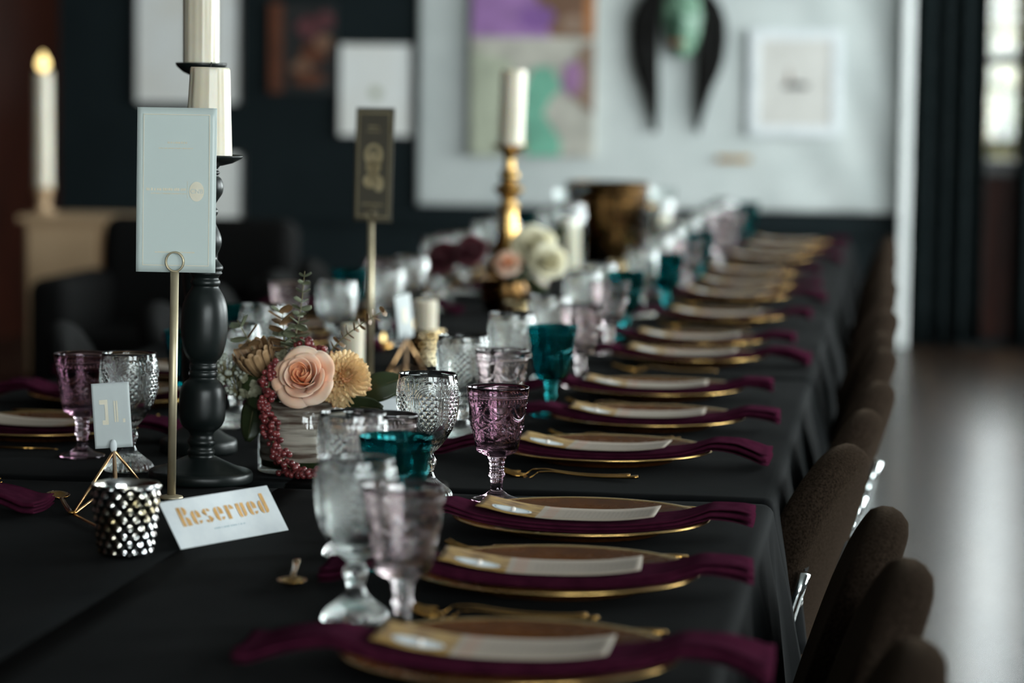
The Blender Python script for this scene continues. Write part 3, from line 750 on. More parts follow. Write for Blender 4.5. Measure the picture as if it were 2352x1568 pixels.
# ================================================================== brown folding chairs
def chair_meshes():
    # local frame: sitter faces -x, origin on the floor below the seat
    lean = .32
    def back(th):
        mb = MB(); n = 40
        H, Wd = .39, .40
        rings = []
        for s_, sc in ((-.5, .78), (-.48, .88), (-.40, .945), (-.22, .985), (0, 1.0), (.22, .985), (.40, .945), (.48, .88), (.5, .78)):
            ring = []
            for k in range(n):
                a = 2 * pi * k / n
                c_, d_ = cos(a), sin(a)
                e = 2 / (3.2 if d_ < 0 else 2.15)
                yy = math.copysign(abs(c_) ** e, c_) * Wd / 2 * sc
                zz = math.copysign(abs(d_) ** e, d_) * H / 2 * sc
                bow = -.014 * (1 - (yy / (Wd / 2)) ** 2)
                ring.append((s_ * th - bow, yy, zz))
            rings.append(ring)
        v = [p for r in rings for p in r]
        f = [(i * n + j, i * n + (j + 1) % n, (i + 1) * n + (j + 1) % n, (i + 1) * n + j) for i in range(len(rings) - 1) for j in range(n)]
        v += [(-.5 * th + .014, 0, 0), (.5 * th + .014, 0, 0)]; a, b_ = len(v) - 2, len(v) - 1
        f += [(a, (j + 1) % n, j) for j in range(n)] + [(b_, (len(rings) - 1) * n + j, (len(rings) - 1) * n + (j + 1) % n) for j in range(n)]
        return mb.add(v, f, Matrix.Translation((.232, 0, .612)) @ Matrix.Rotation(lean, 4, 'Y'))
    B = Matrix.Translation((.232, 0, .612)) @ Matrix.Rotation(lean, 4, 'Y')
    parts = [('backrest', back(.058).me('backrest'), 'fabric')]
    st = MB(); n = 36; rings = []
    for z, sc in ((.440, .90), (.444, .97), (.460, 1.0), (.478, .97), (.484, .88), (.486, .5)):
        rings.append([(math.copysign(abs(cos(2 * pi * k / n)) ** .55, cos(2 * pi * k / n)) * .205 * sc - .03, math.copysign(abs(sin(2 * pi * k / n)) ** .55, sin(2 * pi * k / n)) * .215 * sc, z) for k in range(n)])
    v = [p for r in rings for p in r]; f = [(i * n + j, i * n + (j + 1) % n, (i + 1) * n + (j + 1) % n, (i + 1) * n + j) for i in range(len(rings) - 1) for j in range(n)]
    f += [tuple(range(n - 1, -1, -1)), tuple((len(rings) - 1) * n + j for j in range(n))]
    parts.append(('seat', st.add(v, f).me('seat'), 'fabric'))
    for s_ in (-1, 1):
        y = s_ * .165
        top = B @ Vector((.040, y, .03)); mid = B @ Vector((.036, y, -.19))
        parts.append(('back_support', MB().tube(spline([top, mid, (.12, y, .40), (.0, y, .33)], 18), .0105, 8).me('back_support'), 'chrome'))
        parts.append(('leg', MB().tube(spline([(.12, y, .42), (.16, y, .25), (.24, y, .0)], 10), .0105, 8).me('leg'), 'chrome'))
        parts.append(('leg', MB().tube(spline([(.04, y * 1.04, .43), (-.10, y * 1.04, .2), (-.22, y * 1.04, .0)], 10), .0105, 8).me('leg'), 'chrome'))
        for zz in (-.02, -.10):
            q = B @ Vector((.042, y * .8, zz))
            parts.append(('bolt', MB().sphere(.0085, 10, 6, (.7, 1, 1), Matrix.Translation(q)).me('bolt'), 'chrome'))
        pl = MB().box(.032, .037, y * .8 - .012, y * .8 + .012, -.15, .03, B); parts.append(('bracket', pl.me('bracket', False), 'chrome' if False else 'fabric_dark'))
    parts.append(('stretcher', MB().tube([(.20, -.165, .12), (.20, .165, .12)], .009, 8).me('stretcher'), 'chrome'))
    return parts
CH = chair_meshes()
def chair(x, y, rz, label, group, dark=False):
    t = thing('dining_chair', label, 'chair', (x, y, 0), rz, group)
    for pn, me, mt in CH: ob(pn, me, 'fabric_dark' if dark and mt == 'fabric' else mt, t)
for k, (y, dx, rz) in enumerate([(2.17, .03, .0), (2.60, .040, .0), (3.07, .034, .01), (3.475, .008, .0), (4.175, -.050, -.20), (4.63, -.03, -.10), (5.11, -.01, -.12), (5.79, -.005, -.05), (6.21, -.01, -.05), (6.90, .0, -.12), (7.65, -.005, -.1), (8.12, .0, -.12), (8.72, -.005, -.1), (9.55, .0, -.1), (10.15, 0, -.1), (10.68, 0, -.1)]):
    chair(-.305 + dx, y, rz, 'brown wool folding chair with chrome frame pulled up along the bright floor', 'brown chairs along the bright floor')
for k, (y, dx, rz) in enumerate([(6.0, -.03, .12), (6.6, .02, 0), (7.3, 0, .1), (7.9, .02, -.08), (8.5, 0, 0)]):
    chair(-1.50 + dx, y, pi + rz, 'dark upholstered chair pulled up on the side towards the red wall', 'dark chairs towards the red wall', True)

# ================================================================== candlesticks and candles
def candlestick(name, label, x, y, prof_base, prof_shaft, prof_plate, mat, rot=(0, 0, 0), scale=(1, 1, 1)):
    t = thing(name, label, 'candlestick', (x, y, TOP + .001), 0, None, rot, scale)
    MB().lathe(prof_base, 64).build('base', mat, t)
    MB().lathe(smooth_prof(prof_shaft, 260), 64).build('shaft', mat, t)
    MB().lathe(prof_plate, 64).build('drip_plate', mat, t)
    return t
blk_base = [(0, 0), (.072, 0), (.0735, .003), (.0735, .011), (.072, .0145), (.069, .016), (.060, .018), (.050, .0215), (.040, .026), (.030, .0305), (.022, .0345), (.0, .0345)]
blk_shaft = [(.0185, .034), (.0178, .037), (.0192, .040), (.0190, .043), (.0170, .046), (.0172, .050), (.0195, .053), (.0196, .057), (.0172, .061), (.0165, .066), (.0195, .071), (.0245, .075), (.0290, .080), (.0318, .088), (.0328, .098), (.0328, .112), (.0322, .124), (.0302, .133), (.0255, .140), (.0205, .144), (.0188, .147), (.0200, .150), (.0200, .154), (.0182, .157), (.0196, .160), (.0196, .164), (.0182, .167), (.0200, .171), (.0245, .176), (.0288, .186), (.0318, .202), (.0328, .220), (.0324, .238), (.0300, .252), (.0250, .264), (.0200, .272), (.0186, .276), (.0205, .279), (.0205, .283), (.0182, .287), (.0200, .291), (.0232, .294), (.0220, .297), (.0240, .300), (.0236, .304), (.0195, .309), (.0155, .315), (.0165, .322), (.0205, .332), (.0212, .342), (.0180, .352), (.0132, .362), (.0112, .371), (.0150, .378), (.0150, .383), (.0112, .389), (.0150, .397), (.0205, .406), (.0220, .416), (.0190, .426), (.0140, .431), (.0165, .435), (.0135, .440), (.0175, .446)]
blk_plate = [(0, .445), (.020, .445), (.034, .449), (.046, .4555), (.0485, .459), (.0475, .460), (.044, .4575), (.033, .4525), (.02, .450), (0, .450)]
candlestick('candlestick', 'black turned wooden candlestick with two round bulbs beside the bark-wrapped vase', -.961, 3.812, blk_base, blk_shaft, blk_plate, 'black_wood', (0, .022, 0))
candlestick('candlestick', 'taller slim black candlestick hidden behind the one with two bulbs', -1.042, 4.12, blk_base, blk_shaft, blk_plate, 'black_wood', (0, .004, 0), (.80, .80, 1.285))
def candle(label, loc, r0, r1, h, seed, rot=(0, 0, 0), wick=True, group=None, lit=False, flame_s=1.0):
    rnd = random.Random(seed); t = thing('candle', label, 'candle', loc, 0, group, rot)
    ph = rnd.random() * 6
    pr = [(0, 0), (r0 * .98, 0), (r0, .001)] + [(r0 + (r1 - r0) * k / 30, .001 + (h - .004) * k / 30) for k in range(1, 31)] + [(r1 * .98, h - .001), (r1 * .94, h), (r1 * .86, h - .001), (r1 * .7, h - .005), (0, h - .006)]
    MB().lathe(pr, 112, lambda a, z, k: .00025 * sin(a * 7 + ph) + .0003 * sin(a * 15 + ph * 2) + (.0012 * max(0, sin(a * 3 + ph)) ** 6 * min(1, z / h * 1.2) if 2 < k < 33 else 0)).build('wax_body', 'wax', t)
    if wick: MB().tube([(0, 0, h - .007), (.001, 0, h + .002), (.002, .001, h + .007)], .0009, 6).build('wick', 'wick', t)
    if lit:
        MB().lathe([(0, 0), (.003, .002), (.0055, .008), (.005, .014), (.0025, .021), (0, .027)], 14).build('flame', 'flame', t, loc=(0, 0, h + .001), scale=flame_s)
    return t
candle('ivory pillar candle on the black candlestick with two bulbs', (-.9512, 3.812, TOP + .4525), .0335, .0275, .130, 3, (0, .014, 0))
candle('tall ivory pillar candle on the slim black candlestick behind', (-1.0395, 4.12, TOP + .580), .0272, .0268, .23, 5)
br_base = [(0, 0), (.058, 0), (.061, .004), (.061, .010), (.055, .016), (.047, .022), (.046, .028), (0, .028)]
br_shaft = [(.046, .026), (.050, .034), (.0565, .055), (.0575, .075), (.054, .098), (.045, .122), (.036, .145), (.0305, .175), (.027, .205), (.0235, .235), (.0225, .243), (.0275, .249), (.0278, .257), (.0200, .264), (.0190, .272), (.0240, .281), (.0340, .290), (.0400, .298), (.0400, .303), (.0300, .311), (.0205, .320), (.0240, .329), (.0268, .338), (.0225, .348), (.0150, .356), (.0140, .372), (.0150, .385), (.0205, .396), (.022, .402)]
br_plate = [(0, .398), (.02, .400), (.032, .405), (.046, .4145), (.0505, .419), (.0495, .4205), (.044, .417), (.03, .4095), (0, .409)]
candlestick('candlestick', 'antique brass baluster candlestick standing before the white canvas', -1.038, 7.49, br_base, br_shaft, br_plate, 'brass', (0, .012, 0))
candle('ivory pillar candle on the brass candlestick', (-1.031, 7.49, TOP + .411), .0345, .0335, .212, 8, (0, .03, 0))

# ================================================================== menus in ring stands, number cards, reserved sign
def ring_stand(label, x, y, h, rz, r_rod=.0058, lean=0.0):
    t = thing('card_stand', label, 'card stand', (x, y, TOP + .001), rz, None, (0, lean, rz))
    MB().lathe([(0, 0), (.015, 0), (.016, .002), (.015, .004), (.007, .006), (.0, .006)], 40).build('base', 'brass_rod', t)
    MB().tube([(0, 0, .004), (0, 0, h - .013)], r_rod, 16).build('rod', 'brass_rod', t)
    for dy in (-.0016, .0016):
        MB().tube([(.0118 * cos(2 * pi * k / 28), dy * 2, h + .0128 * sin(2 * pi * k / 28)) for k in range(29)], .0011, 8, cap=False).build('ring', 'brass_rod', t)
    return t
def card_plane(w, h, bow, th=.0004):
    mb = MB().grid(lambda u, v: ((u - .5) * w, bow * (2 * u - 1) ** 2 + .004 * (v - .3) ** 2, v * h), 16, 16)
    return mb.me('sheet')
def border(mb, w, h, m_, t, y):
    mb.box(-w / 2 + m_, w / 2 - m_, y - .0001, y + .0001, m_, m_ + t); mb.box(-w / 2 + m_, w / 2 - m_, y - .0001, y + .0001, h - m_ - t, h - m_)
    mb.box(-w / 2 + m_, -w / 2 + m_ + t, y - .0001, y + .0001, m_, h - m_); mb.box(w / 2 - m_ - t, w / 2 - m_, y - .0001, y + .0001, m_, h - m_)
    return mb
def text_rows(rows, y, parent, mat, name='text_line', seed=1):
    rnd = random.Random(seed)
    for (x0, x1, z, hh) in rows:
        mb = MB(); x = x0
        while x < x1 - hh * .3:
            wd = min(hh * rnd.uniform(.35, .8), x1 - x)
            mb.box(x, x + wd, y - .0001, y + .0001, z + hh * (0 if rnd.random() > .3 else .12), z + hh * rnd.uniform(.8, 1)); x += wd + hh * rnd.choice((.14, .14, .14, .5))
        mb.build(name, mat, parent, smooth=False)
# first menu
ring_stand('brass ring stand holding the grey-green menu beside the black candlestick', -.955, 3.629, .320, .12, lean=.012)
W1, H1 = .107, .220
t = thing('table_menu', 'grey-green vellum menu with gold border and oval monogram, in a ring stand', 'menu', (-.9515, 3.6345, TOP + .3065), .10, None, (-.02, .004, .10))
solid(ob('sheet', card_plane(W1, H1, .0), 'vellum', t), .0003, 0)
fy = -.0009
border(MB(), W1, H1, .0088, .0009, fy).build('gold_border', 'pale_gold', t, smooth=False)
n = 40
o = MB().add([(.0275 + .0100 * cos(2 * pi * k / n), fy - .0002, .1085 + .0132 * sin(2 * pi * k / n)) for k in range(n)], [tuple(range(n))]).build('oval_monogram', 'pale_gold', t, smooth=False)
ob('monogram_letters', text_mesh('CNB', .0085), 'vellum', o, (.0275, fy - .0004, .1085), (pi / 2, 0, 0))
text_rows([(-.012, .014, .172, .0028), (-.024, .022, .165, .0016), (-.040, .0135, .109, .0038), (-.034, .0135, .1045, .0018), (-.028, .026, .026, .0018)], fy, t, 'pale_gold')
MB().box(.0150, .0155, fy - .0001, fy + .0001, .099, .122).build('divider_line', 'pale_gold', t, smooth=False)
# second menu, turned away
ring_stand('brass ring stand holding the smoky menu with a gold bust, behind the flowers', -1.000, 5.30, .318, -.62)
t = thing('table_menu', 'smoky vellum menu with gold border and a gold bust, turned in its stand', 'menu', (-.9985, 5.307, TOP + .304), -.62, None, (-.02, .0, -.62))
solid(ob('sheet', card_plane(W1, H1, .0), 'vellum2', t), .0003, 0)
border(MB(), W1, H1, .009, .0022, fy).build('gold_border', 'bust_gold', t, smooth=False)
def flat_ell(cx, cz, rx, rz, y, n=32): return ([(cx + rx * cos(2 * pi * k / n), y, cz + rz * sin(2 * pi * k / n)) for k in range(n)], [tuple(range(n))])
g = MB()
for (cx, cz, rx, rz_) in ((0, .128, .026, .023), (0, .106, .020, .016), (0, .092, .014, .014), (-.008, .078, .020, .013), (.016, .074, .014, .016)):
    v, f = flat_ell(cx, cz, rx, rz_, fy); g.add(v, f)
o = g.build('gold_bust', 'bust_gold', t, smooth=False)
v, f = flat_ell(0, .134, .013, .0105, fy - .0003); MB().add(v, f).build('hollow', 'vellum2', o, smooth=False)
v, f = flat_ell(0, .129, .008, .0095, fy - .0006); MB().add(v, f).build('face', 'bust_gold', o, smooth=False)
text_rows([(-.016, .014, .182, .003), (-.020, .018, .174, .0018), (-.03, .03, .032, .003)], fy, t, 'bust_gold', seed=4)

def wire_pyramid(label, pts, apex):
    c = Vector((sum(p[0] for p in pts) / 4, sum(p[1] for p in pts) / 4, TOP + .0025))
    t = thing('wire_pyramid', label, 'card holder', c)
    L = [Vector((p[0], p[1], TOP + .0032)) - c for p in pts]; A = Vector(apex) - c
    for k in range(4):
        MB().tube([L[k], A], .0019, 8).build('wire', 'copper_wire', t)
        MB().tube([L[k], L[(k + 1) % 4]], .0017, 8).build('wire', 'copper_wire', t)
    MB().sphere(.0058, 14, 10, (.85, .7, 1.55), Matrix.Translation(A + Vector((0, -.003, .006)))).build('peg', 'paper', t)
    return t
wire_pyramid('copper wire pyramid holding the small number card behind the mirrored votive', [(-1.0379, 3.4505), (-0.9267, 3.2759), (-0.9766, 3.6162), (-1.0668, 3.7422)], (-1.0092, 3.5400, 0.8280))
t = thing('number_card', 'small white vellum number card pegged on the wire pyramid', 'card', (-1.0106, 3.5450, 0.8308), 0, None, (-.03, -.075, .12))
solid(ob('sheet', card_plane(.050, .086, .0), 'vellum3', t), .0003, 0)
for (x0, x1, z0_, z1_) in ((-.0155, -.0085, .058, .064), (-.0085, -.0045, .036, .064), (-.0125, -.0045, .031, .037), (.0035, .0055, .034, .062), (.0065, .0085, .034, .062), (.0145, .0175, .033, .038)):
    MB().box(x0, x1, fy - .0001, fy + .0001, z0_, z1_).build('numeral_stroke', 'pale_gold', t, smooth=False)
wire_pyramid('copper wire pyramid holding a pale card behind the first flowers', [(-0.9691, 5.3004), (-0.8930, 5.0881), (-0.9125, 5.4219), (-0.9734, 5.5438)], (-0.9409, 5.3800, 0.8238))
t = thing('number_card', 'pale number card on the wire pyramid behind the flowers, seen nearly edge on', 'card', (-0.9444, 5.3900, 0.8246), 0, None, (-.02, -.12, 1.1))
solid(ob('sheet', card_plane(.050, .086, .0), 'vellum3', t), .0003, 0)
MB().box(-.008, .008, fy - .0001, fy + .0001, .03, .06).build('numeral_stroke', 'pale_gold', t, smooth=False)

# reserved tent card
BLc, BRc = Vector((-.835, 3.219, TOP + .0015)), Vector((-.742, 3.394, TOP + .0015))
Uv = BRc - BLc; nn = Vector((-Uv.y, Uv.x, 0)).normalized(); Vv = nn * .0365 + Vector((0, 0, .0530))
t = thing('reserved_sign', 'white leaning card lettered Reserved in gold, beside the mirrored votive', 'sign', BLc)
Nf = Uv.cross(Vv).normalized()
def on(u, v, e=0.0): return Uv * u + Vv * v + Nf * e
front = MB().add([on(0, 0), on(1, 0), on(1, 1), on(0, 1)], [(0, 1, 2, 3)]).build('front_panel', 'paper', t, smooth=False); solid(front, .0004, -1)
Vb = Vv - nn * .073
backp = MB().add([Uv * .38 + nn * .066, Uv * .62 + nn * .066, on(.62, .95), on(.38, .95)], [(3, 2, 1, 0)]).build('easel_strut', 'paper', t, smooth=False); solid(backp, .0004, -1)
def rbar(x0, x1, y0, y1, tl=0, tr=0, bl=0, br=0):
    """bar with optional quarter-round corners, radius as fraction of its width"""
    w_ = x1 - x0; pts = []
    def corner(cx, cy, r, a0):
        if r <= 0: return [(cx, cy)]
        return None
    def arcp(ox, oy, rx, ry, a0): return [(ox + rx * cos(math.radians(a0 + 90 * k / 6)), oy + ry * sin(math.radians(a0 + 90 * k / 6))) for k in range(7)]
    asp = .55
    pts += arcp(x0 + bl * w_, y0 + bl * w_ * asp, bl * w_, bl * w_ * asp, 180) if bl else [(x0, y0)]
    pts += arcp(x1 - br * w_, y0 + br * w_ * asp, br * w_, br * w_ * asp, 270) if br else [(x1, y0)]
    pts += arcp(x1 - tr * w_, y1 - tr * w_ * asp, tr * w_, tr * w_ * asp, 0) if tr else [(x1, y1)]
    pts += arcp(x0 + tl * w_, y1 - tl * w_ * asp, tl * w_, tl * w_ * asp, 90) if tl else [(x0, y1)]
    return pts
G = {'R': [rbar(.0, .38, 0, 1), rbar(.54, .97, .56, 1, tr=1, br=.9), rbar(.56, 1.0, 0, .46, tr=.9)],
     'e': [rbar(.0, .40, 0, .74, tl=1, bl=1), rbar(.56, .97, .34, .74, tr=1), rbar(.60, .97, .02, .18, br=.9)],
     's': [rbar(.02, .43, .38, .74, tl=1, bl=1), rbar(.56, .90, .58, .74, tr=.9), rbar(.50, .93, 0, .36, tr=1, br=1), rbar(.06, .40, 0, .15, bl=.9)],
     'r': [rbar(.05, .42, 0, .74), rbar(.58, .98, .50, .74, tr=1)],
     'u': [rbar(.05, .42, 0, .74, bl=.6), rbar(.58, .95, 0, .74, br=1)],
     'd': [rbar(.0, .40, 0, .70, tl=1, bl=1), rbar(.56, .95, 0, 1.06, br=.8)]}
for k, ch in enumerate('Reserued'):
    mb = MB(); x0 = .110 + k * .1035; wl = .082
    for poly in G[ch]:
        mb.add([on(x0 + px * wl, .432 + py * .40, .0005) for px, py in poly], [tuple(range(len(poly)))])
    mb.build('letter', 'gold_ink', t, smooth=False)
mb = MB(); x = .36
while x < .64:
    wl = random.uniform(.008, .02); mb.add([on(x, .285, .0005), on(x + wl, .285, .0005), on(x + wl, .305, .0005), on(x, .305, .0005)], [(0, 1, 2, 3)]); x += wl + random.choice((.004, .004, .012))
mb.build('small_print', 'p_blue', t, smooth=False)

# ================================================================== votives
def votive(label, loc, r, h, mat, rows=8, cols=15, group=None):
    t = thing('votive_holder', label, 'votive', loc, .1, group)
    seg = cols * 8
    def rel(a, z, k):
        if not 4 < k < 4 + 72: return 0
        zz = (z / h - .05) / .9 * rows / 2; u = a / (2 * pi) * cols
        p = (u + zz) % 1; q = (u - zz) % 1
        return .0042 * r / .04 * (min(p, 1 - p) * 2 * min(q, 1 - q) * 2) ** .8 - .001
    pr = [(0, 0), (r * .55, 0), (r * .66, .0005), (r * .71, .002), (r * .745, .004)]
    pr += [(r * (.745 + .235 * (k / 72) ** .8), .004 + (h - .006) * k / 72) for k in range(1, 73)]
    pr += [(r * .99, h - .001), (r * .97, h), (r * .94, h - .001), (r * .90, h - .008), (r * .70, .012), (r * .6, .008), (0, .007)]
    MB().lathe(pr, seg, rel).build('cup', mat, t)
    MB().lathe([(0, .007), (r * .5, .007), (r * .52, .010), (r * .52, .022), (r * .46, .0235), (0, .023)], 30).build('tealight', 'wax', t)
    return t
votive('mirrored mercury-glass votive with diamond bumps beside the reserved sign', (-.888, 3.165, TOP + .001), .0405, .0865, 'mercury')

t = thing('place_card', 'blank white folded place card half hidden behind the clear arched goblet', 'card', (*(-0.8434, 4.6492), TOP + .001), .5)
for sg in (1, -1):
    o = MB().add([(-.045, sg * .016, 0), (.045, sg * .016, 0), (.045, 0, .034), (-.045, 0, .034)], [(0, 1, 2, 3) if sg < 0 else (3, 2, 1, 0)]).build('front_panel' if sg < 0 else 'back_panel', 'paper', t, smooth=False); solid(o, .0004, -1)

# ================================================================== flowers in the bark-wrapped vase
VX, VY = -.846, 3.955
t = thing('flower_vase', 'clear glass cylinder vase wrapped inside with birch bark, holding the rose', 'vase', (VX, VY, TOP + .001), .3)
MB().lathe([(0, 0), (.062, 0), (.064, .002), (.064, .1075), (.0632, .1085), (.0622, .1075), (.0622, .010), (.060, .008), (0, .008)], 72).build('glass', 'vaseglass', t)
MB().lathe(fine([(.0605, .018), (.0605, .104)], .003) + fine([(.0590, .104), (.0590, .018)], .003) + [(.0605, .018)], 72, lambda a, z, k: .0006 * sin(z * 320) + .0003 * sin(a * 17)).build('bark_band', 'bark', t)
MB().lathe([(0, .0085), (.0586, .0085), (.0586, .085), (0, .085)], 48).build('filling', 'leaf', t)

def rose_petals(parent, mat, R=.04, seed=1):
    rnd = random.Random(seed); th = 0.0
    layers = [(2, .14, 1.02, .5, 3.6, 0.0), (3, .27, 1.03, .6, 2.9, .02), (3, .42, 1.0, .7, 2.5, .07), (4, .58, .95, .8, 2.1, .16), (4, .76, .86, .9, 2.0, .34), (5, 1.0, .70, 1.0, 1.75, .58)]
    for li, (n, rad, hgt, wdt, span, curl) in enumerate(layers):
        for k in range(n):
            th0 = 2 * pi * k / n + li * 1.1 + rnd.uniform(-.15, .15); ph = rnd.random() * 6
            hj = hgt * rnd.uniform(.95, 1.05)
            def fn(u, v, th0=th0, rad=rad, hj=hj, span=span, curl=curl, ph=ph, li=li):
                s = 2 * u - 1; wv = sin(pi * min(.97, .12 + .62 * v)) ** .6
                tip = max(0, v - .55) / .45
                lip = tip ** 2 * curl * (1 - .3 * s * s)
                r = R * rad * (.30 + .70 * sin(pi / 2 * min(1, v * 1.25))) + R * lip * .75 + R * .07 * s * (1 if li < 4 else .4)
                r -= R * .10 * rad * (abs(s) ** 3) * (1 - v * .5)
                z = R * 1.35 * hj * (v ** .85) - R * lip * .55 - R * .26 * hj * abs(s) ** 3.2 * v + R * .015 * sin(6 * s + ph) * v * (1 + li * .4)
                a = th0 + s * span * .5 * wv
                return (r * cos(a), r * sin(a), z)
            o = MB().grid(fn, 12, 12).build('petal', 'rose_in' if mat == 'rose' and li < 3 else mat, parent); solid(o, .0006, 0)
    MB().lathe([(0, -.012), (.006, -.01), (.011, -.002), (.012, .004), (.006, .010), (0, .012)], 16).build('calyx', 'leaf', parent)
def rose(name, label, cat, mtx, mat, R, seed, stem_to=None):
    t = thing(name, label, cat); t.matrix_world = mtx
    rose_petals(t, mat, R, seed)
    if stem_to is not None:
        q = mtx.inverted() @ Vector(stem_to)
        MB().tube(spline([(0, 0, -.008), (q * .4) + Vector((0, 0, -.012)), q], 8), .0028, 8).build('stem', 'stem', t)
    return t
VB = (VX, VY, TOP + .07)
rose('rose', 'open peach rose facing out over the vase rim', 'flower', frame_mtx((-0.8265, 3.9000, 0.8872), (-.06, -.90, .42)), 'rose', .0335, 3, (VX, VY - .01, TOP + .092))

mum_petal = MB().grid(lambda u, v: ((u - .5) * 2 * .0042 * sin(pi * (.12 + .8 * v)) ** .7, -.0028 * (1 - (2 * u - 1) ** 2) * (1 - .3 * v) , v * .016 + 0), 4, 6).me('petal')
for q in mum_petal.vertices:
    k = q.co.z / .016; q.co.y -= .0035 * k * k
def mum(label, mtx, mats, R, n, seed, name='chrysanthemum'):
    rnd = random.Random(seed); t = thing(name, label, 'flower'); t.matrix_world = mtx
    for k in range(n):
        fz = 1 - 1.25 * (k + .5) / n; a = k * 2.39996
        ph = math.acos(max(-1, min(1, fz)))
        d = Vector((sin(ph) * cos(a), sin(ph) * sin(a), cos(ph)))
        rad = R * (.60 + .16 * rnd.random())
        s = .85 + .55 * (1 - max(0, fz)) + rnd.uniform(-.1, .1)
        T_ = Vector((cos(ph) * cos(a), cos(ph) * sin(a), -sin(ph)))
        q_ = min(1, ph / 1.3)
        zax = (d * (1.0 - .25 * q_) + T_ * (-.55 + 1.05 * q_)).normalized()
        yax = -(d - zax * d.dot(zax)).normalized(); xax = yax.cross(zax)
        m3 = Matrix((xax, yax, zax)).transposed().to_4x4()
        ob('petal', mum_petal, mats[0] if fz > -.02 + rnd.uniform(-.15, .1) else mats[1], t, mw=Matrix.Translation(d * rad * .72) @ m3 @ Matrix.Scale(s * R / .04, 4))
    MB().sphere(R * .52, 18, 12).build('heart', mats[1], t)
    return t
mum('apricot chrysanthemum with curled petals pressed against the peach rose', frame_mtx((-0.7794, 3.9250, 0.8923), (.42, -.82, .38)), ('mum', 'mum_low'), .0400, 290, 5)

# dried brown bloom with pleated cup
t = thing('dried_bloom', 'brown pleated dried bloom on the candlestick side of the rose', 'flower'); t.matrix_world = frame_mtx((-0.9038, 3.9500, 0.8980), (-.35, -.35, .87))
for k in range(26):
    a = 2 * pi * k / 26; lay = k % 2
    o = MB().grid(lambda u, v, a=a, lay=lay: ((.010 + .021 * sin(pi / 2 * v) - .003 * lay + .0025 * (v > .9)) * cos(a + (u - .5) * .32), (.010 + .021 * sin(pi / 2 * v) - .003 * lay) * sin(a + (u - .5) * .32), .050 * v - .012 + .004 * lay - .003 * abs(2 * u - 1) ** 2), 4, 8).build('petal', 'protea', t); solid(o, .0006, 0)
MB().lathe([(0, -.016), (.010, -.012), (.015, .0), (.017, .02), (.012, .030), (0, .034)], 20).build('heart', 'protea', t)

# berry strands
berry_me = MB().sphere(.0044, 12, 8).me('berry')
def berries(label, path, n, spread, seed, mat='berry', sc=(.8, 1.15)):
    rnd = random.Random(seed); P = spline(path, 60); t = thing('berry_strand', label, 'berries', P[0]); o0 = P[0]
    MB().tube([p - o0 for p in P[::4]], .0012, 6).build('stem', 'stem', t)
    for k in range(n):
        f = (k + .5) / n; c = P[int(f * 60)]
        d = Vector((rnd.gauss(0, 1), rnd.gauss(0, .8), rnd.gauss(0, 1))).normalized() * spread * rnd.uniform(.55, 1.0) * (.8 + .35 * sin(f * 23 + seed))
        q = c + d
        if q.z < TOP + .006: q.z = TOP + .006
        dv = Vector((q.x - VX, q.y - VY, 0))
        if dv.length < .0705 and q.z < TOP + .108: dv = dv.normalized() * .0705; q.x = VX + dv.x; q.y = VY + dv.y
        ob('berry', berry_me, mat, t, q - o0, (rnd.random() * 6, 0, 0), rnd.uniform(*sc))
    return t
berries('long strand of dusty red berries hanging over the vase down to the cloth', [(-0.8753, 3.8950, 0.9115), (-0.8798, 3.8850, 0.8829), (-0.8844, 3.8780, 0.8522), (-0.8741, 3.8750, 0.8215), (-0.8671, 3.8730, 0.7937), (-0.8513, 3.8680, 0.7729), (-0.8273, 3.8600, 0.7590), (-0.8041, 3.8550, 0.7554)], 230, .0155, 4)
berries('tuft of dusty red berries rising behind the peach rose', [(-0.8523, 3.9500, 0.9375), (-0.8371, 3.9450, 0.9383), (-0.8212, 3.9400, 0.9277), (-0.8147, 3.9400, 0.9165)], 60, .0155, 9)

# eucalyptus
disc_me = MB().grid(lambda u, v: ((u - .5) * 2 * .0105 * sqrt(max(0, 1 - (2 * v - 1) ** 2)) , .0022 * ((2 * u - 1) ** 2), v * .021), 6, 8).me('leaf')
def eucalyptus(label, path, n, s0, s1, seed, mats=('euc', 'euc_brown'), top_tip=True):
    rnd = random.Random(seed); P = spline(path, 40); t = thing('eucalyptus_sprig', label, 'sprig', P[0]); o0 = P[0]
    MB().tube([p - o0 for p in P], [.0014 - .0009 * k / 40 for k in range(41)], 6).build('stem', 'stem', t)
    for k in range(n):
        f = .12 + .88 * (k + .5) / n; i = min(39, int(f * 40)); p = P[i] - o0; tan = (P[i + 1] - P[i]).normalized()
        side = tan.orthogonal().normalized(); base = Matrix.Rotation(k * 1.57 + rnd.uniform(-.3, .3), 3, tan) @ side
        for sgn in (1, -1):
            z = (base * sgn + tan * (.15 + .5 * f)).normalized(); y = (tan * -1 - z * (tan * -1).dot(z)).normalized(); x = y.cross(z)
            sc = (s0 + (s1 - s0) * f) * rnd.uniform(.85, 1.15)
            o = ob('leaf', disc_me, mats[0] if rnd.random() < .55 else mats[1], t, mw=Matrix.Translation(p) @ Matrix((x, y, z)).transposed().to_4x4() @ Matrix.Rotation(rnd.uniform(-.5, .5), 4, 'Z') @ Matrix.Scale(sc, 4))
    return t
eucalyptus('tall eucalyptus sprig with small round leaves rising from the flowers', [(-0.8582, 3.9450, 0.9219), (-0.8532, 3.9450, 0.9537), (-0.8469, 3.9500, 0.9946), (-0.8420, 3.9500, 1.0441)], 11, 1.15, .5, 1, ('euc', 'euc'))
eucalyptus('short bronzed eucalyptus sprig with stacked round leaves behind the berries', [(-0.8703, 3.9500, 0.9212), (-0.8724, 3.9500, 0.9497), (-0.8763, 3.9550, 0.9885)], 8, 1.25, 1.0, 2)
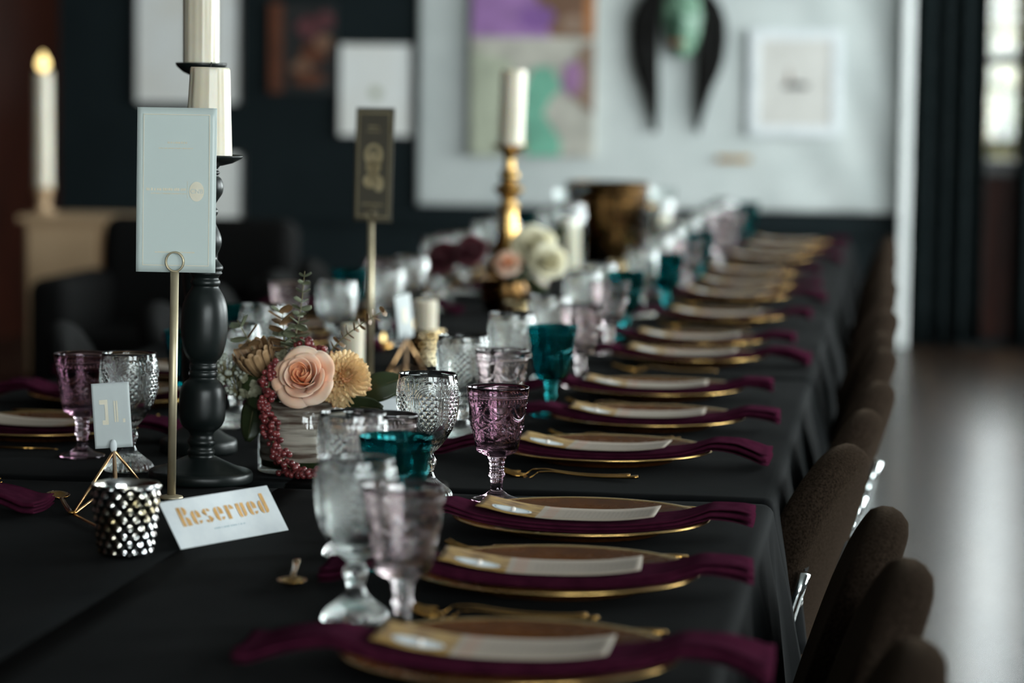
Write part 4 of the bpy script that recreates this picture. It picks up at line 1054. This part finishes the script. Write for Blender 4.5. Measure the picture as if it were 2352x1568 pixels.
eucalyptus('bronzed eucalyptus sprig reaching sideways in front of the smoky menu stand', [(-0.8162, 3.9600, 0.9089), (-0.7942, 3.9650, 0.9408), (-0.7651, 3.9700, 0.9646), (-0.7280, 3.9800, 0.9889)], 10, .72, .5, 3, ('euc_brown', 'euc_brown'))
eucalyptus('bent eucalyptus sprig with flat leaves beside the black candlestick bulbs', [(-0.9109, 3.9500, 0.9106), (-0.9221, 3.9500, 0.9358), (-0.9405, 3.9450, 0.9707)], 4, .9, 1.15, 4, ('euc_brown', 'euc'))
def leaf(label, base, tip, width, roll, seed, mat='leaf', bend=.15, name='broad_leaf'):
    B, T_ = Vector(base), Vector(tip); L = (T_ - B).length; z = (T_ - B).normalized(); x0 = z.cross(Vector((0, -1, .2))).normalized(); x = Matrix.Rotation(roll, 3, z) @ x0; y = z.cross(x)
    def fn(u, v):
        s = 2 * u - 1; w = width * sin(pi * min(1, (.04 + .93 * v))) ** .65 * (1 - .15 * v)
        return (s * w / 2, bend * L * (v * v) + .10 * width * abs(s) + .002 * sin(8 * v + seed), v * L)
    t = thing(name, label, 'leaf', B); t.matrix_world = Matrix.Translation(B) @ Matrix((x, y, z)).transposed().to_4x4()
    solid(MB().grid(fn, 10, 14).build('blade', mat, t), .0005, 0)
    MB().tube([(0, bend * L * (v * v) - .0004, v * L) for v in [k / 10 for k in range(-2, 10)]], [.0011 - .00007 * k for k in range(12)], 6).build('midrib', 'stem' if mat == 'leaf' else mat, t)
leaf('broad dark green leaf pointing from the chrysanthemum to the clear goblet', (-0.7633, 3.9550, 0.8663), (-0.6984, 3.9600, 0.8948), .050, -.25, 1)
leaf('dark green leaf lying below the chrysanthemum over the vase rim', (-0.7832, 3.9200, 0.8568), (-0.7208, 3.9000, 0.8481), .034, .6, 2)
leaf('dark green leaf drooping between the vase and the black candlestick', (-0.9120, 3.9500, 0.8628), (-0.9245, 3.9300, 0.7977), .042, .15, 3)
leaf('dark green leaf tucked under the berries on the vase rim', (-0.8695, 3.9050, 0.8560), (-0.9267, 3.9300, 0.8644), .036, .4, 4)
# grey buds and antique hydrangea
def buds(label, c, n, spread, seed, size, mat, name):
    rnd = random.Random(seed); t = thing(name, label, 'flower', c)
    for k in range(n):
        d = Vector((rnd.gauss(0, 1), rnd.gauss(0, .6), rnd.gauss(0, 1))).normalized() * rnd.uniform(.5, 1) * spread
        MB().tube([(0, 0, -spread * .9), d * .6, d], .0008, 5).build('stem', 'stem', t)
        ob('bud', berry_me, mat, t, d, (0, 0, 0), size * rnd.uniform(.7, 1.2))
buds('grey-green bud cluster beside the black candlestick', (-0.9563, 3.9500, 0.8999), 46, .027, 3, .95, 'brunia', 'bud_cluster')
buds('grey-green bud cluster under the dried brown bloom', (-0.9369, 3.9400, 0.8759), 40, .024, 4, .8, 'brunia', 'bud_cluster')
floret_me = MB()
for k in range(4):
    floret_me.grid(lambda u, v: ((u - .5) * .009 * sin(pi * (.2 + .7 * v)), .0010 * (2 * u - 1) ** 2 - .0015 * v, v * .0075), 3, 3, Matrix.Rotation(k * pi / 2, 4, 'Y'))
floret_me = floret_me.me('floret')
def hydrangea(label, c, n, spread, seed):
    rnd = random.Random(seed); t = thing('hydrangea', label, 'flower', c)
    for k in range(n):
        d = Vector((rnd.gauss(0, 1), rnd.gauss(-.3, .8), rnd.gauss(0.2, 1))).normalized()
        ob('floret', floret_me, 'hydrangea', t, mw=Matrix.Translation(d * spread * rnd.uniform(.85, 1.05)) @ (-d).to_track_quat('Y', 'Z').to_matrix().to_4x4() @ Matrix.Rotation(rnd.random() * 3, 4, 'Y') @ Matrix.Scale(rnd.uniform(.9, 1.3), 4))
    MB().sphere(spread * .8, 12, 8).build('heart', 'leaf', t)
hydrangea('antique green hydrangea head behind the hanging berries', (-0.9161, 3.9450, 0.8759), 46, .024, 1)
hydrangea('antique green hydrangea head tucked between berries and peach rose', (-0.8666, 3.9200, 0.8734), 34, .020, 2)
hydrangea('antique green hydrangea peeking above the peach rose', (-0.8691, 3.9450, 0.9089), 26, .017, 3)

# ================================================================== further centrepieces down the table
votive('gold mercury-glass votive under a white candle behind the arched goblets', (-.937, 5.58, TOP + .001), .038, .075, 'goldvotive', 7, 12)
candle('white pillar candle standing in the gold votive behind the arched goblets', (-.937, 5.58, TOP + .0245), .0225, .0225, .110, 12)
candle('short white candle between the chrysanthemum and the smoky menu stand', (-.985, 5.05, TOP + .001), .0205, .0205, .125, 13)
def bouquet(x, y, seed, label):
    rnd = random.Random(seed)
    t = thing('flower_pot', 'low dark pot of ' + label, 'vase', (x, y, TOP + .001))
    MB().lathe(smooth_prof([(0, 0), (.045, 0), (.058, .02), (.064, .05), (.060, .085), (.056, .085), (.056, .06), (0, .055)], 30), 36).build('body', 'bronze', t)
    return rnd
def placed_rose(x, y, z, d, mat, R, seed, label): rose('rose', label, 'flower', frame_mtx((x, y, z), d), mat, R, seed)
bouquet(-.98, 7.05, 3, 'burgundy and cream flowers near the brass candlestick')
for k, (px, dz, dy, mt, R, lb) in enumerate([(-1.12, .13, -.03, 'burgundy_flower', .036, 'deep burgundy rose furthest towards the red wall in the pot near the brass candlestick'), (-1.05, .15, -.05, 'burgundy_flower', .034, 'deep burgundy rose beside the foot of the brass candlestick'), (-.90, .165, -.02, 'cream_flower', .042, 'cream bloom beside the brass candlestick'), (-.86, .13, -.07, 'cream_flower', .036, 'lower cream bloom spilling from the pot near the brass candlestick'), (-.955, .125, -.08, 'rose', .026, 'small peach rose low in the pot near the brass candlestick')]):
    placed_rose(px, 7.0 + dy, TOP + dz, (.3 * (px + .98) * 8, -.8, .5), mt, R, 20 + k, lb)
hydrangea('green hydrangea head low in the pot near the brass candlestick', (-.93, 6.93, TOP + .11), 30, .035, 11)
leaf('long green leaf pointing down from the pot near the brass candlestick', (-.92, 6.95, TOP + .10), (-.84, 6.9, TOP + .03), .035, .1, 7)
leaf('long green leaf rising behind the cream bloom', (-.90, 7.05, TOP + .12), (-.83, 7.0, TOP + .22), .035, .1, 8)
# bronze bucket
t = thing('bronze_bucket', 'dark polished bronze bucket before the white canvas', 'bucket', (-.935, 9.15, TOP + .001))
MB().lathe(smooth_prof([(0, 0), (.085, 0), (.098, .01), (.112, .06), (.124, .13), (.130, .2), (.134, .262), (.138, .272), (.134, .276), (.128, .268), (.124, .2), (.118, .13), (.106, .06), (.09, .016), (0, .012)], 90), 72, lambda a, z, k: .002 * sin(a * 18) if .03 < z < .25 else 0).build('body', 'bronze', t)
for s_ in (-1, 1):
    MB().tube([(s_ * (.135 + .022 * sin(pi * k / 12)), -.04 + .08 * k / 12, .20 + 0 * k) for k in range(13)], .005, 8).build('handle', 'brass', t)
MB().lathe([(.1375, .245), (.1405, .248), (.1405, .258), (.1375, .261)], 72).build('band', 'bronze', t)
def hurricane(label, x, y, r, h, ch, cr, seed):
    t = thing('hurricane_glass', label, 'candle holder', (x, y, TOP + .001))
    MB().lathe(smooth_prof([(0, 0), (r * .6, 0), (r * .95, .01), (r, .03), (r, h * .6), (r * .92, h * .85), (r, h), (r * .96, h), (r * .88, h * .85), (r * .955, h * .6), (r * .955, .03), (r * .8, .012), (0, .010)], 60), 48).build('chimney', 'vaseglass', t)
    candle(label.replace('glass chimney', 'pillar candle inside the glass chimney'), (x, y, TOP + .013), cr, cr, ch, seed)
hurricane('clear glass chimney beside the bronze bucket', -1.01, 8.72, .055, .26, .16, .034, 31)
hurricane('clear glass chimney past the bronze bucket towards the wall', -.80, 9.7, .05, .24, .14, .032, 32)
candle('small white candle between the brass candlestick and the glass chimney', (-1.03, 8.1, TOP + .001), .029, .029, .12, 33)
for k, (px, py, pl) in enumerate([(-.865, 6.45, 'behind the gold votive'), (-.80, 8.2, 'before the bronze bucket'), (-.86, 10.0, 'past the bronze bucket')]):
    votive('gold mercury-glass votive %s' % pl, (px, py, TOP + .001), .034, .07, 'goldvotive', 6, 11)
    MB_ = None
for k, (loc, lb) in enumerate([((-1.0838, 5.9000, 0.7279), 'behind the smoky menu stand'), ((-1.0815, 6.3000, 0.7468), 'behind the tilted number card'), ((-0.8969, 8.0000, 0.8379), 'between the goblets and the bronze bucket'), ((-0.7833, 7.9000, 0.8395), 'in front of the bronze bucket')]):
    t = thing('glint_flame', 'small cup flame added as an orange glint ' + lb, 'glint flame', (loc[0], loc[1], TOP + .001))  # cups with flames added to imitate blurred orange glints off gold things
    MB().lathe([(0, 0), (.017, 0), (.0185, .002), (.0185, .016), (.0175, .0165), (.017, .0145), (0, .014)], 30).build('cup', 'gold', t)
    MB().tube([(0, 0, .013), (0, 0, .02)], .0007, 6).build('wick', 'wick', t)
    MB().lathe([(0, 0), (.003, .002), (.005, .007), (.0045, .012), (.0022, .017), (0, .021)], 14).build('flame', 'flame', t, loc=(0, 0, .017))

# ================================================================== pictures on the back wall
WY = BACKY - .045
def picture(name, label, x0, x1, z0, z1, frame_mat, frame_w, depth, board, y=WY, extra=None, cat='picture'):
    t = thing(name, label, cat, ((x0 + x1) / 2, y, z0))
    w, h = (x1 - x0) / 2, z1 - z0
    if frame_w:
        for (a0, a1, b0, b1) in ((-w, w, 0, frame_w), (-w, w, h - frame_w, h), (-w, -w + frame_w, frame_w, h - frame_w), (w - frame_w, w, frame_w, h - frame_w)):
            bevel(MB().box(a0, a1, -depth, 0, b0, b1).build('frame_bar', frame_mat, t, smooth=False), .003)
    bo = MB().box(-w + frame_w, w - frame_w, -depth * (.6 if frame_w else 1), -.001, frame_w, h - frame_w).build('board', board, t, smooth=False)
    if extra: extra(t, w, h, -depth * (.6 if frame_w else 1) - .001)
    return t
def patch(t, poly, y, mat, name='painted_area'):
    MB().prism(poly, y - .002, y).build(name, mat, t, smooth=False)
def blob(cx, cz, rx, rz_, seed, n=18, j=.15):
    rnd = random.Random(seed); return [(cx + rx * cos(2 * pi * k / n) * (1 + rnd.uniform(-j, j)), cz + rz_ * sin(2 * pi * k / n) * (1 + rnd.uniform(-j, j))) for k in range(n)]
def abstract(t, w, h, y):
    s = h / 1.0
    patch(t, [(-w, .62 * h), (.12, .62 * h), (.16, .70 * h), (.10, .80 * h), (-.02, .86 * h), (-.02, h), (-w, h)], y, 'p_purple')
    patch(t, blob(.02, .72 * h, .10, .07, 1), y - .002, 'p_violet')
    patch(t, [(.10, .62 * h), (w, .62 * h), (w, h), (0, h), (.0, .86 * h)], y - .001, 'p_brown')
    patch(t, blob(.22, .69 * h, .07, .05, 3), y - .003, 'p_taupe')
    patch(t, [(w - .06, .62 * h), (w, .62 * h), (w, h), (w - .05, h)], y - .004, 'p_orange')
    patch(t, [(-w, 0), (-.10, 0), (-.06, .30 * h), (-.12, .50 * h), (-w, .55 * h)], y, 'p_sage')
    patch(t, [(-.03, 0), (.155, 0), (.16, .08 * h), (.06, .22 * h), (.10, .30 * h), (.16, .36 * h), (.10, .47 * h), (0, .46 * h), (-.06, .30 * h)], y - .002, 'p_mint')
    patch(t, blob(.215, .41 * h, .055, .095, 5), y - .004, 'p_plum')
    patch(t, [(w, .22 * h), (w, .60 * h), (.25, .56 * h), (.22, .40 * h), (.2, .32 * h)], y - .003, 'p_taupe')
picture('abstract_painting', 'abstract canvas in purple, brown and mint on the white canvas sheet', -2.30, -1.625, .99, 2.03, None, 0, .045, 'p_beige', extra=abstract)
def boat(t, w, h, y):
    patch(t, [(-.055, .255), (.06, .255), (.075, .275), (.03, .285), (-.04, .282), (-.07, .27)], y, 'p_dark', 'drawing')
    patch(t, [(-.045, .285), (-.020, .285), (-.034, .37)], y, 'p_taupe', 'drawing')
picture('framed_print', 'pale framed drawing of a small dark shape, hung nearest the white post', -.790, -.290, 1.12, 1.69, 'frame_silver', .055, .018, 'mat_board', extra=boat)
MB_p = picture('brass_plaque', 'small brass plaque on the white canvas below the framed drawing', -.955, -.775, .975, 1.005, None, 0, .012, 'plaque', cat='plaque')
def smudge(t, w, h, y): patch(t, blob(0, h * .47, .035, .03, 8), y, 'p_sage', 'drawing')
picture('framed_print', 'white print with a tiny mark in a dark frame beside the white canvas', -3.055, -2.63, 1.075, 1.60, 'frame_black', .012, .03, 'print_white', y=BACKY - .005, extra=smudge)
def interior(t, w, h, y):
    patch(t, [(.0, h * .30), (.16, h * .30), (.16, h * .75), (.0, h * .75)], y, 'p_beige', 'drawing')
picture('framed_print', 'large bright print in a dark frame behind the candles', -4.21, -3.60, 1.24, 2.05, 'frame_black', .014, .03, 'print_white', y=BACKY - .005, extra=interior)
picture('framed_print', 'narrow white print low on the dark wall behind the black candlestick', -3.79, -3.575, .60, .985, 'frame_black', .012, .03, 'print_white', y=BACKY - .04)
def darkart(t, w, h, y):
    patch(t, [(-w, .0), (-w + .075, .0), (-w + .075, h), (-w, h)], y, 'p_rust')
    for k, (cx, cz, rx, rz_, mt) in enumerate([(.06, .36, .07, .06, 'p_rose'), (.09, .22, .08, .06, 'p_rust'), (.02, .14, .06, .05, 'p_brown'), (.11, .08, .035, .03, 'p_blue'), (.06, .08, .09, .04, 'p_rust'), (.15, .40, .05, .05, 'p_rose'), (.14, .28, .05, .04, 'p_brown')]):
        patch(t, blob(cx - .02, cz, rx, rz_, 30 + k), y - .002 * (k + 1), mt)
picture('dark_painting', 'dark painting with a rust strip and muddled reds on the charcoal wall', -3.44, -3.07, 1.315, 1.81, None, 0, .03, 'p_dark', y=BACKY - .005, extra=darkart)
# hanging mask with long hair
def mask():
    t = thing('hanging_mask', 'green painted mask with long black hair hanging on the white canvas', 'mask', (-1.175, WY - .005, 1.53))
    def fn(u, v):
        s = (u - .5) * 2; q = (v - .5) * 2
        w = .115 * sqrt(max(0, 1 - q * q)) * (1 - .18 * max(0, -q)); x = s * w; z = .22 + q * .215
        y = -.085 * sqrt(max(0, 1 - s * s)) * sqrt(max(0, 1 - q * q)) ** .7
        nose = exp(-(x / .022) ** 2) * max(0, min(1, (.26 - z) / .10)) * (1 if z > .15 else max(0, (z - .125) / .025))
        y -= .04 * nose
        for sx in (-1, 1):
            d = ((x - sx * .055) / .03) ** 2 + ((z - .27) / .018) ** 2
            y += .022 * exp(-d); y -= .014 * exp(-(((x - sx * .055) / .045) ** 2 + ((z - .31) / .014) ** 2))
        y -= .012 * exp(-(((x) / .04) ** 2 + ((z - .09) / .014) ** 2))
        return (x, y, z)
    solid(MB().grid(fn, 40, 48).build('face', 'mask', t, loc=(.025, 0, 0)), .008, 1)
    MB().tube([(-.05 + .1 * k / 12, -.088 + .01 * (2 * k / 12 - 1) ** 2, .088 - .008 * sin(pi * k / 12)) for k in range(13)], [.004 + .007 * sin(pi * k / 12) for k in range(13)], 8).build('mouth', 'redlip', t)
    h = MB(); rnd = random.Random(5)
    for k in range(230):
        sx = -1 if k % 2 else 1
        a = rnd.uniform(.05, 1.0); rr = rnd.uniform(.85, 1.2)
        p0 = Vector((sx * .03 * a, -.03 * rnd.random(), .45 + .01 * rnd.random()))
        p1 = Vector((sx * (.06 + .08 * a), -.05 * rnd.random() - .01, .43 - .05 * a))
        p2 = Vector((sx * (.105 + .12 * rr * a), -.04 * rnd.random(), .22))
        p3 = Vector((sx * (.105 + .115 * a * rr), -.04 * rnd.random(), -.02))
        L = rnd.uniform(.75, 1.1)
        p4 = Vector((sx * (.10 + .07 * a), -.03 * rnd.random(), -.20 * L))
        p5 = Vector((sx * (.105 + .02 * a), -.02 * rnd.random(), -.37 * L))
        h.tube(spline([p0, p1, p2, p3, p4, p5], 12), [.006, .009, .011, .012, .012, .012, .012, .011, .010, .009, .007, .005, .002], 5)
    h.build('hair', 'hair', t)
mask()

# ================================================================== things towards the red wall
t = thing('cream_cabinet', 'cream painted cabinet standing near the red wall', 'cabinet', (-3.42, 12.0, 0))
bevel(MB().box(-.34, .34, -.22, .22, .06, .735).build('body', 'cream_paint', t, smooth=False), .006)
bevel(MB().box(-.37, .37, -.25, .25, .735, .765).build('top', 'cream_paint', t, smooth=False), .006)
for s_ in (-1, 1):
    d = bevel(MB().box(s_ * .17 - .155, s_ * .17 + .155, -.235, -.22, .09, .71).build('door', 'cream_paint', t, smooth=False), .004)
    MB().sphere(.012, 10, 8, (1, 1, 1), Matrix.Translation((s_ * .03, -.247, .42))).build('knob', 'brass', d)
MB().box(-.32, .32, -.20, .20, 0, .06).build('plinth', 'cream_paint', t, smooth=False)
t = thing('candle_holder', 'brown turned holder of the thick white candle on the cream cabinet', 'candlestick', (-3.73, 11.95, .766))
MB().lathe(smooth_prof([(0, 0), (.055, 0), (.055, .012), (.03, .02), (.028, .05), (.036, .07), (.03, .085), (.045, .105), (.045, .115), (0, .115)], 40), 32).build('body', 'cream_paint', t)
candle('thick tall white candle with a flame on the cream cabinet', (-3.73, 11.95, .8815), .042, .040, .51, 40, lit=True, flame_s=(5.0, 5.0, 3.2))
# black armchair in front of the cabinet
t = thing('black_armchair', 'bulky black armchair between the cream cabinet and the table', 'armchair', (-2.66, 10.2, 0))
bevel(MB().box(-.36, .36, -.36, .30, .12, .42).build('seat', 'fabric_dark', t, smooth=False), .05, 4)
bevel(MB().box(-.38, .38, .18, .36, .30, .86, Matrix.Rotation(-.12, 4, 'X')).build('backrest', 'fabric_dark', t, smooth=False), .06, 4)
for s_ in (-1, 1):
    bevel(MB().box(s_ * .40 - .075, s_ * .40 + .075, -.36, .34, .10, .62).build('armrest', 'fabric_dark', t, smooth=False), .05, 4)
    for yy in (-.3, .3): MB().tube([(s_ * .34, yy, 0), (s_ * .34, yy, .14)], [.014, .022], 10).build('leg', 'frame_black', t)

# ================================================================== labels: place along the table, counted from the canvas end
ORD = 'first second third fourth fifth sixth seventh eighth ninth tenth eleventh twelfth thirteenth fourteenth fifteenth sixteenth seventeenth eighteenth nineteenth twentieth'.split()
ORD += ['twenty-' + o for o in ORD[:9]] + ['thirtieth']
def relabel(group, fmt):
    L = sorted([o for o in S.objects if o.parent is None and o.get('group') == group], key=lambda o: -o.location.y if o.location.length > .01 else -sum(v.co.y for v in o.data.vertices) / len(o.data.vertices))
    for k, o in enumerate(L): o['label'] = fmt.replace('{o}', ORD[k])
for side in ('beside the brown chairs', 'towards the red wall'):
    relabel('charger plates ' + side, 'gold charger plate, {o} from the canvas end in the row ' + side)
    relabel('napkins ' + side, 'folded burgundy napkin, {o} from the canvas end in the row ' + side)
    relabel('menu cards ' + side, 'menu with golden picture, {o} from the canvas end in the row ' + side)
    relabel('forks ' + side, 'gold fork, {o} from the canvas end in the row ' + side)
    relabel('knives ' + side, 'gold knife, {o} from the canvas end in the row ' + side)
    relabel('tables in the row ' + side.replace('beside', 'beside'), 'cloth-covered folding table, {o} from the canvas end, row ' + side)
    relabel('cloths of the row ' + side, 'black linen tablecloth, {o} from the canvas end in the row ' + side)
for side in ('by the brown chairs', 'towards the red wall'):
    relabel('clear goblets ' + side, 'clear arched goblet, {o} from the canvas end on the side ' + side)
    relabel('teal goblets ' + side, 'teal pressed-glass goblet, {o} from the canvas end on the side ' + side)
    relabel('plum goblets ' + side, 'pale plum goblet, {o} from the canvas end on the side ' + side)
relabel('brown chairs along the bright floor', 'brown wool folding chair with chrome frame, {o} from the canvas end along the bright floor')
relabel('dark chairs towards the red wall', 'dark upholstered chair, {o} from the canvas end on the side towards the red wall')
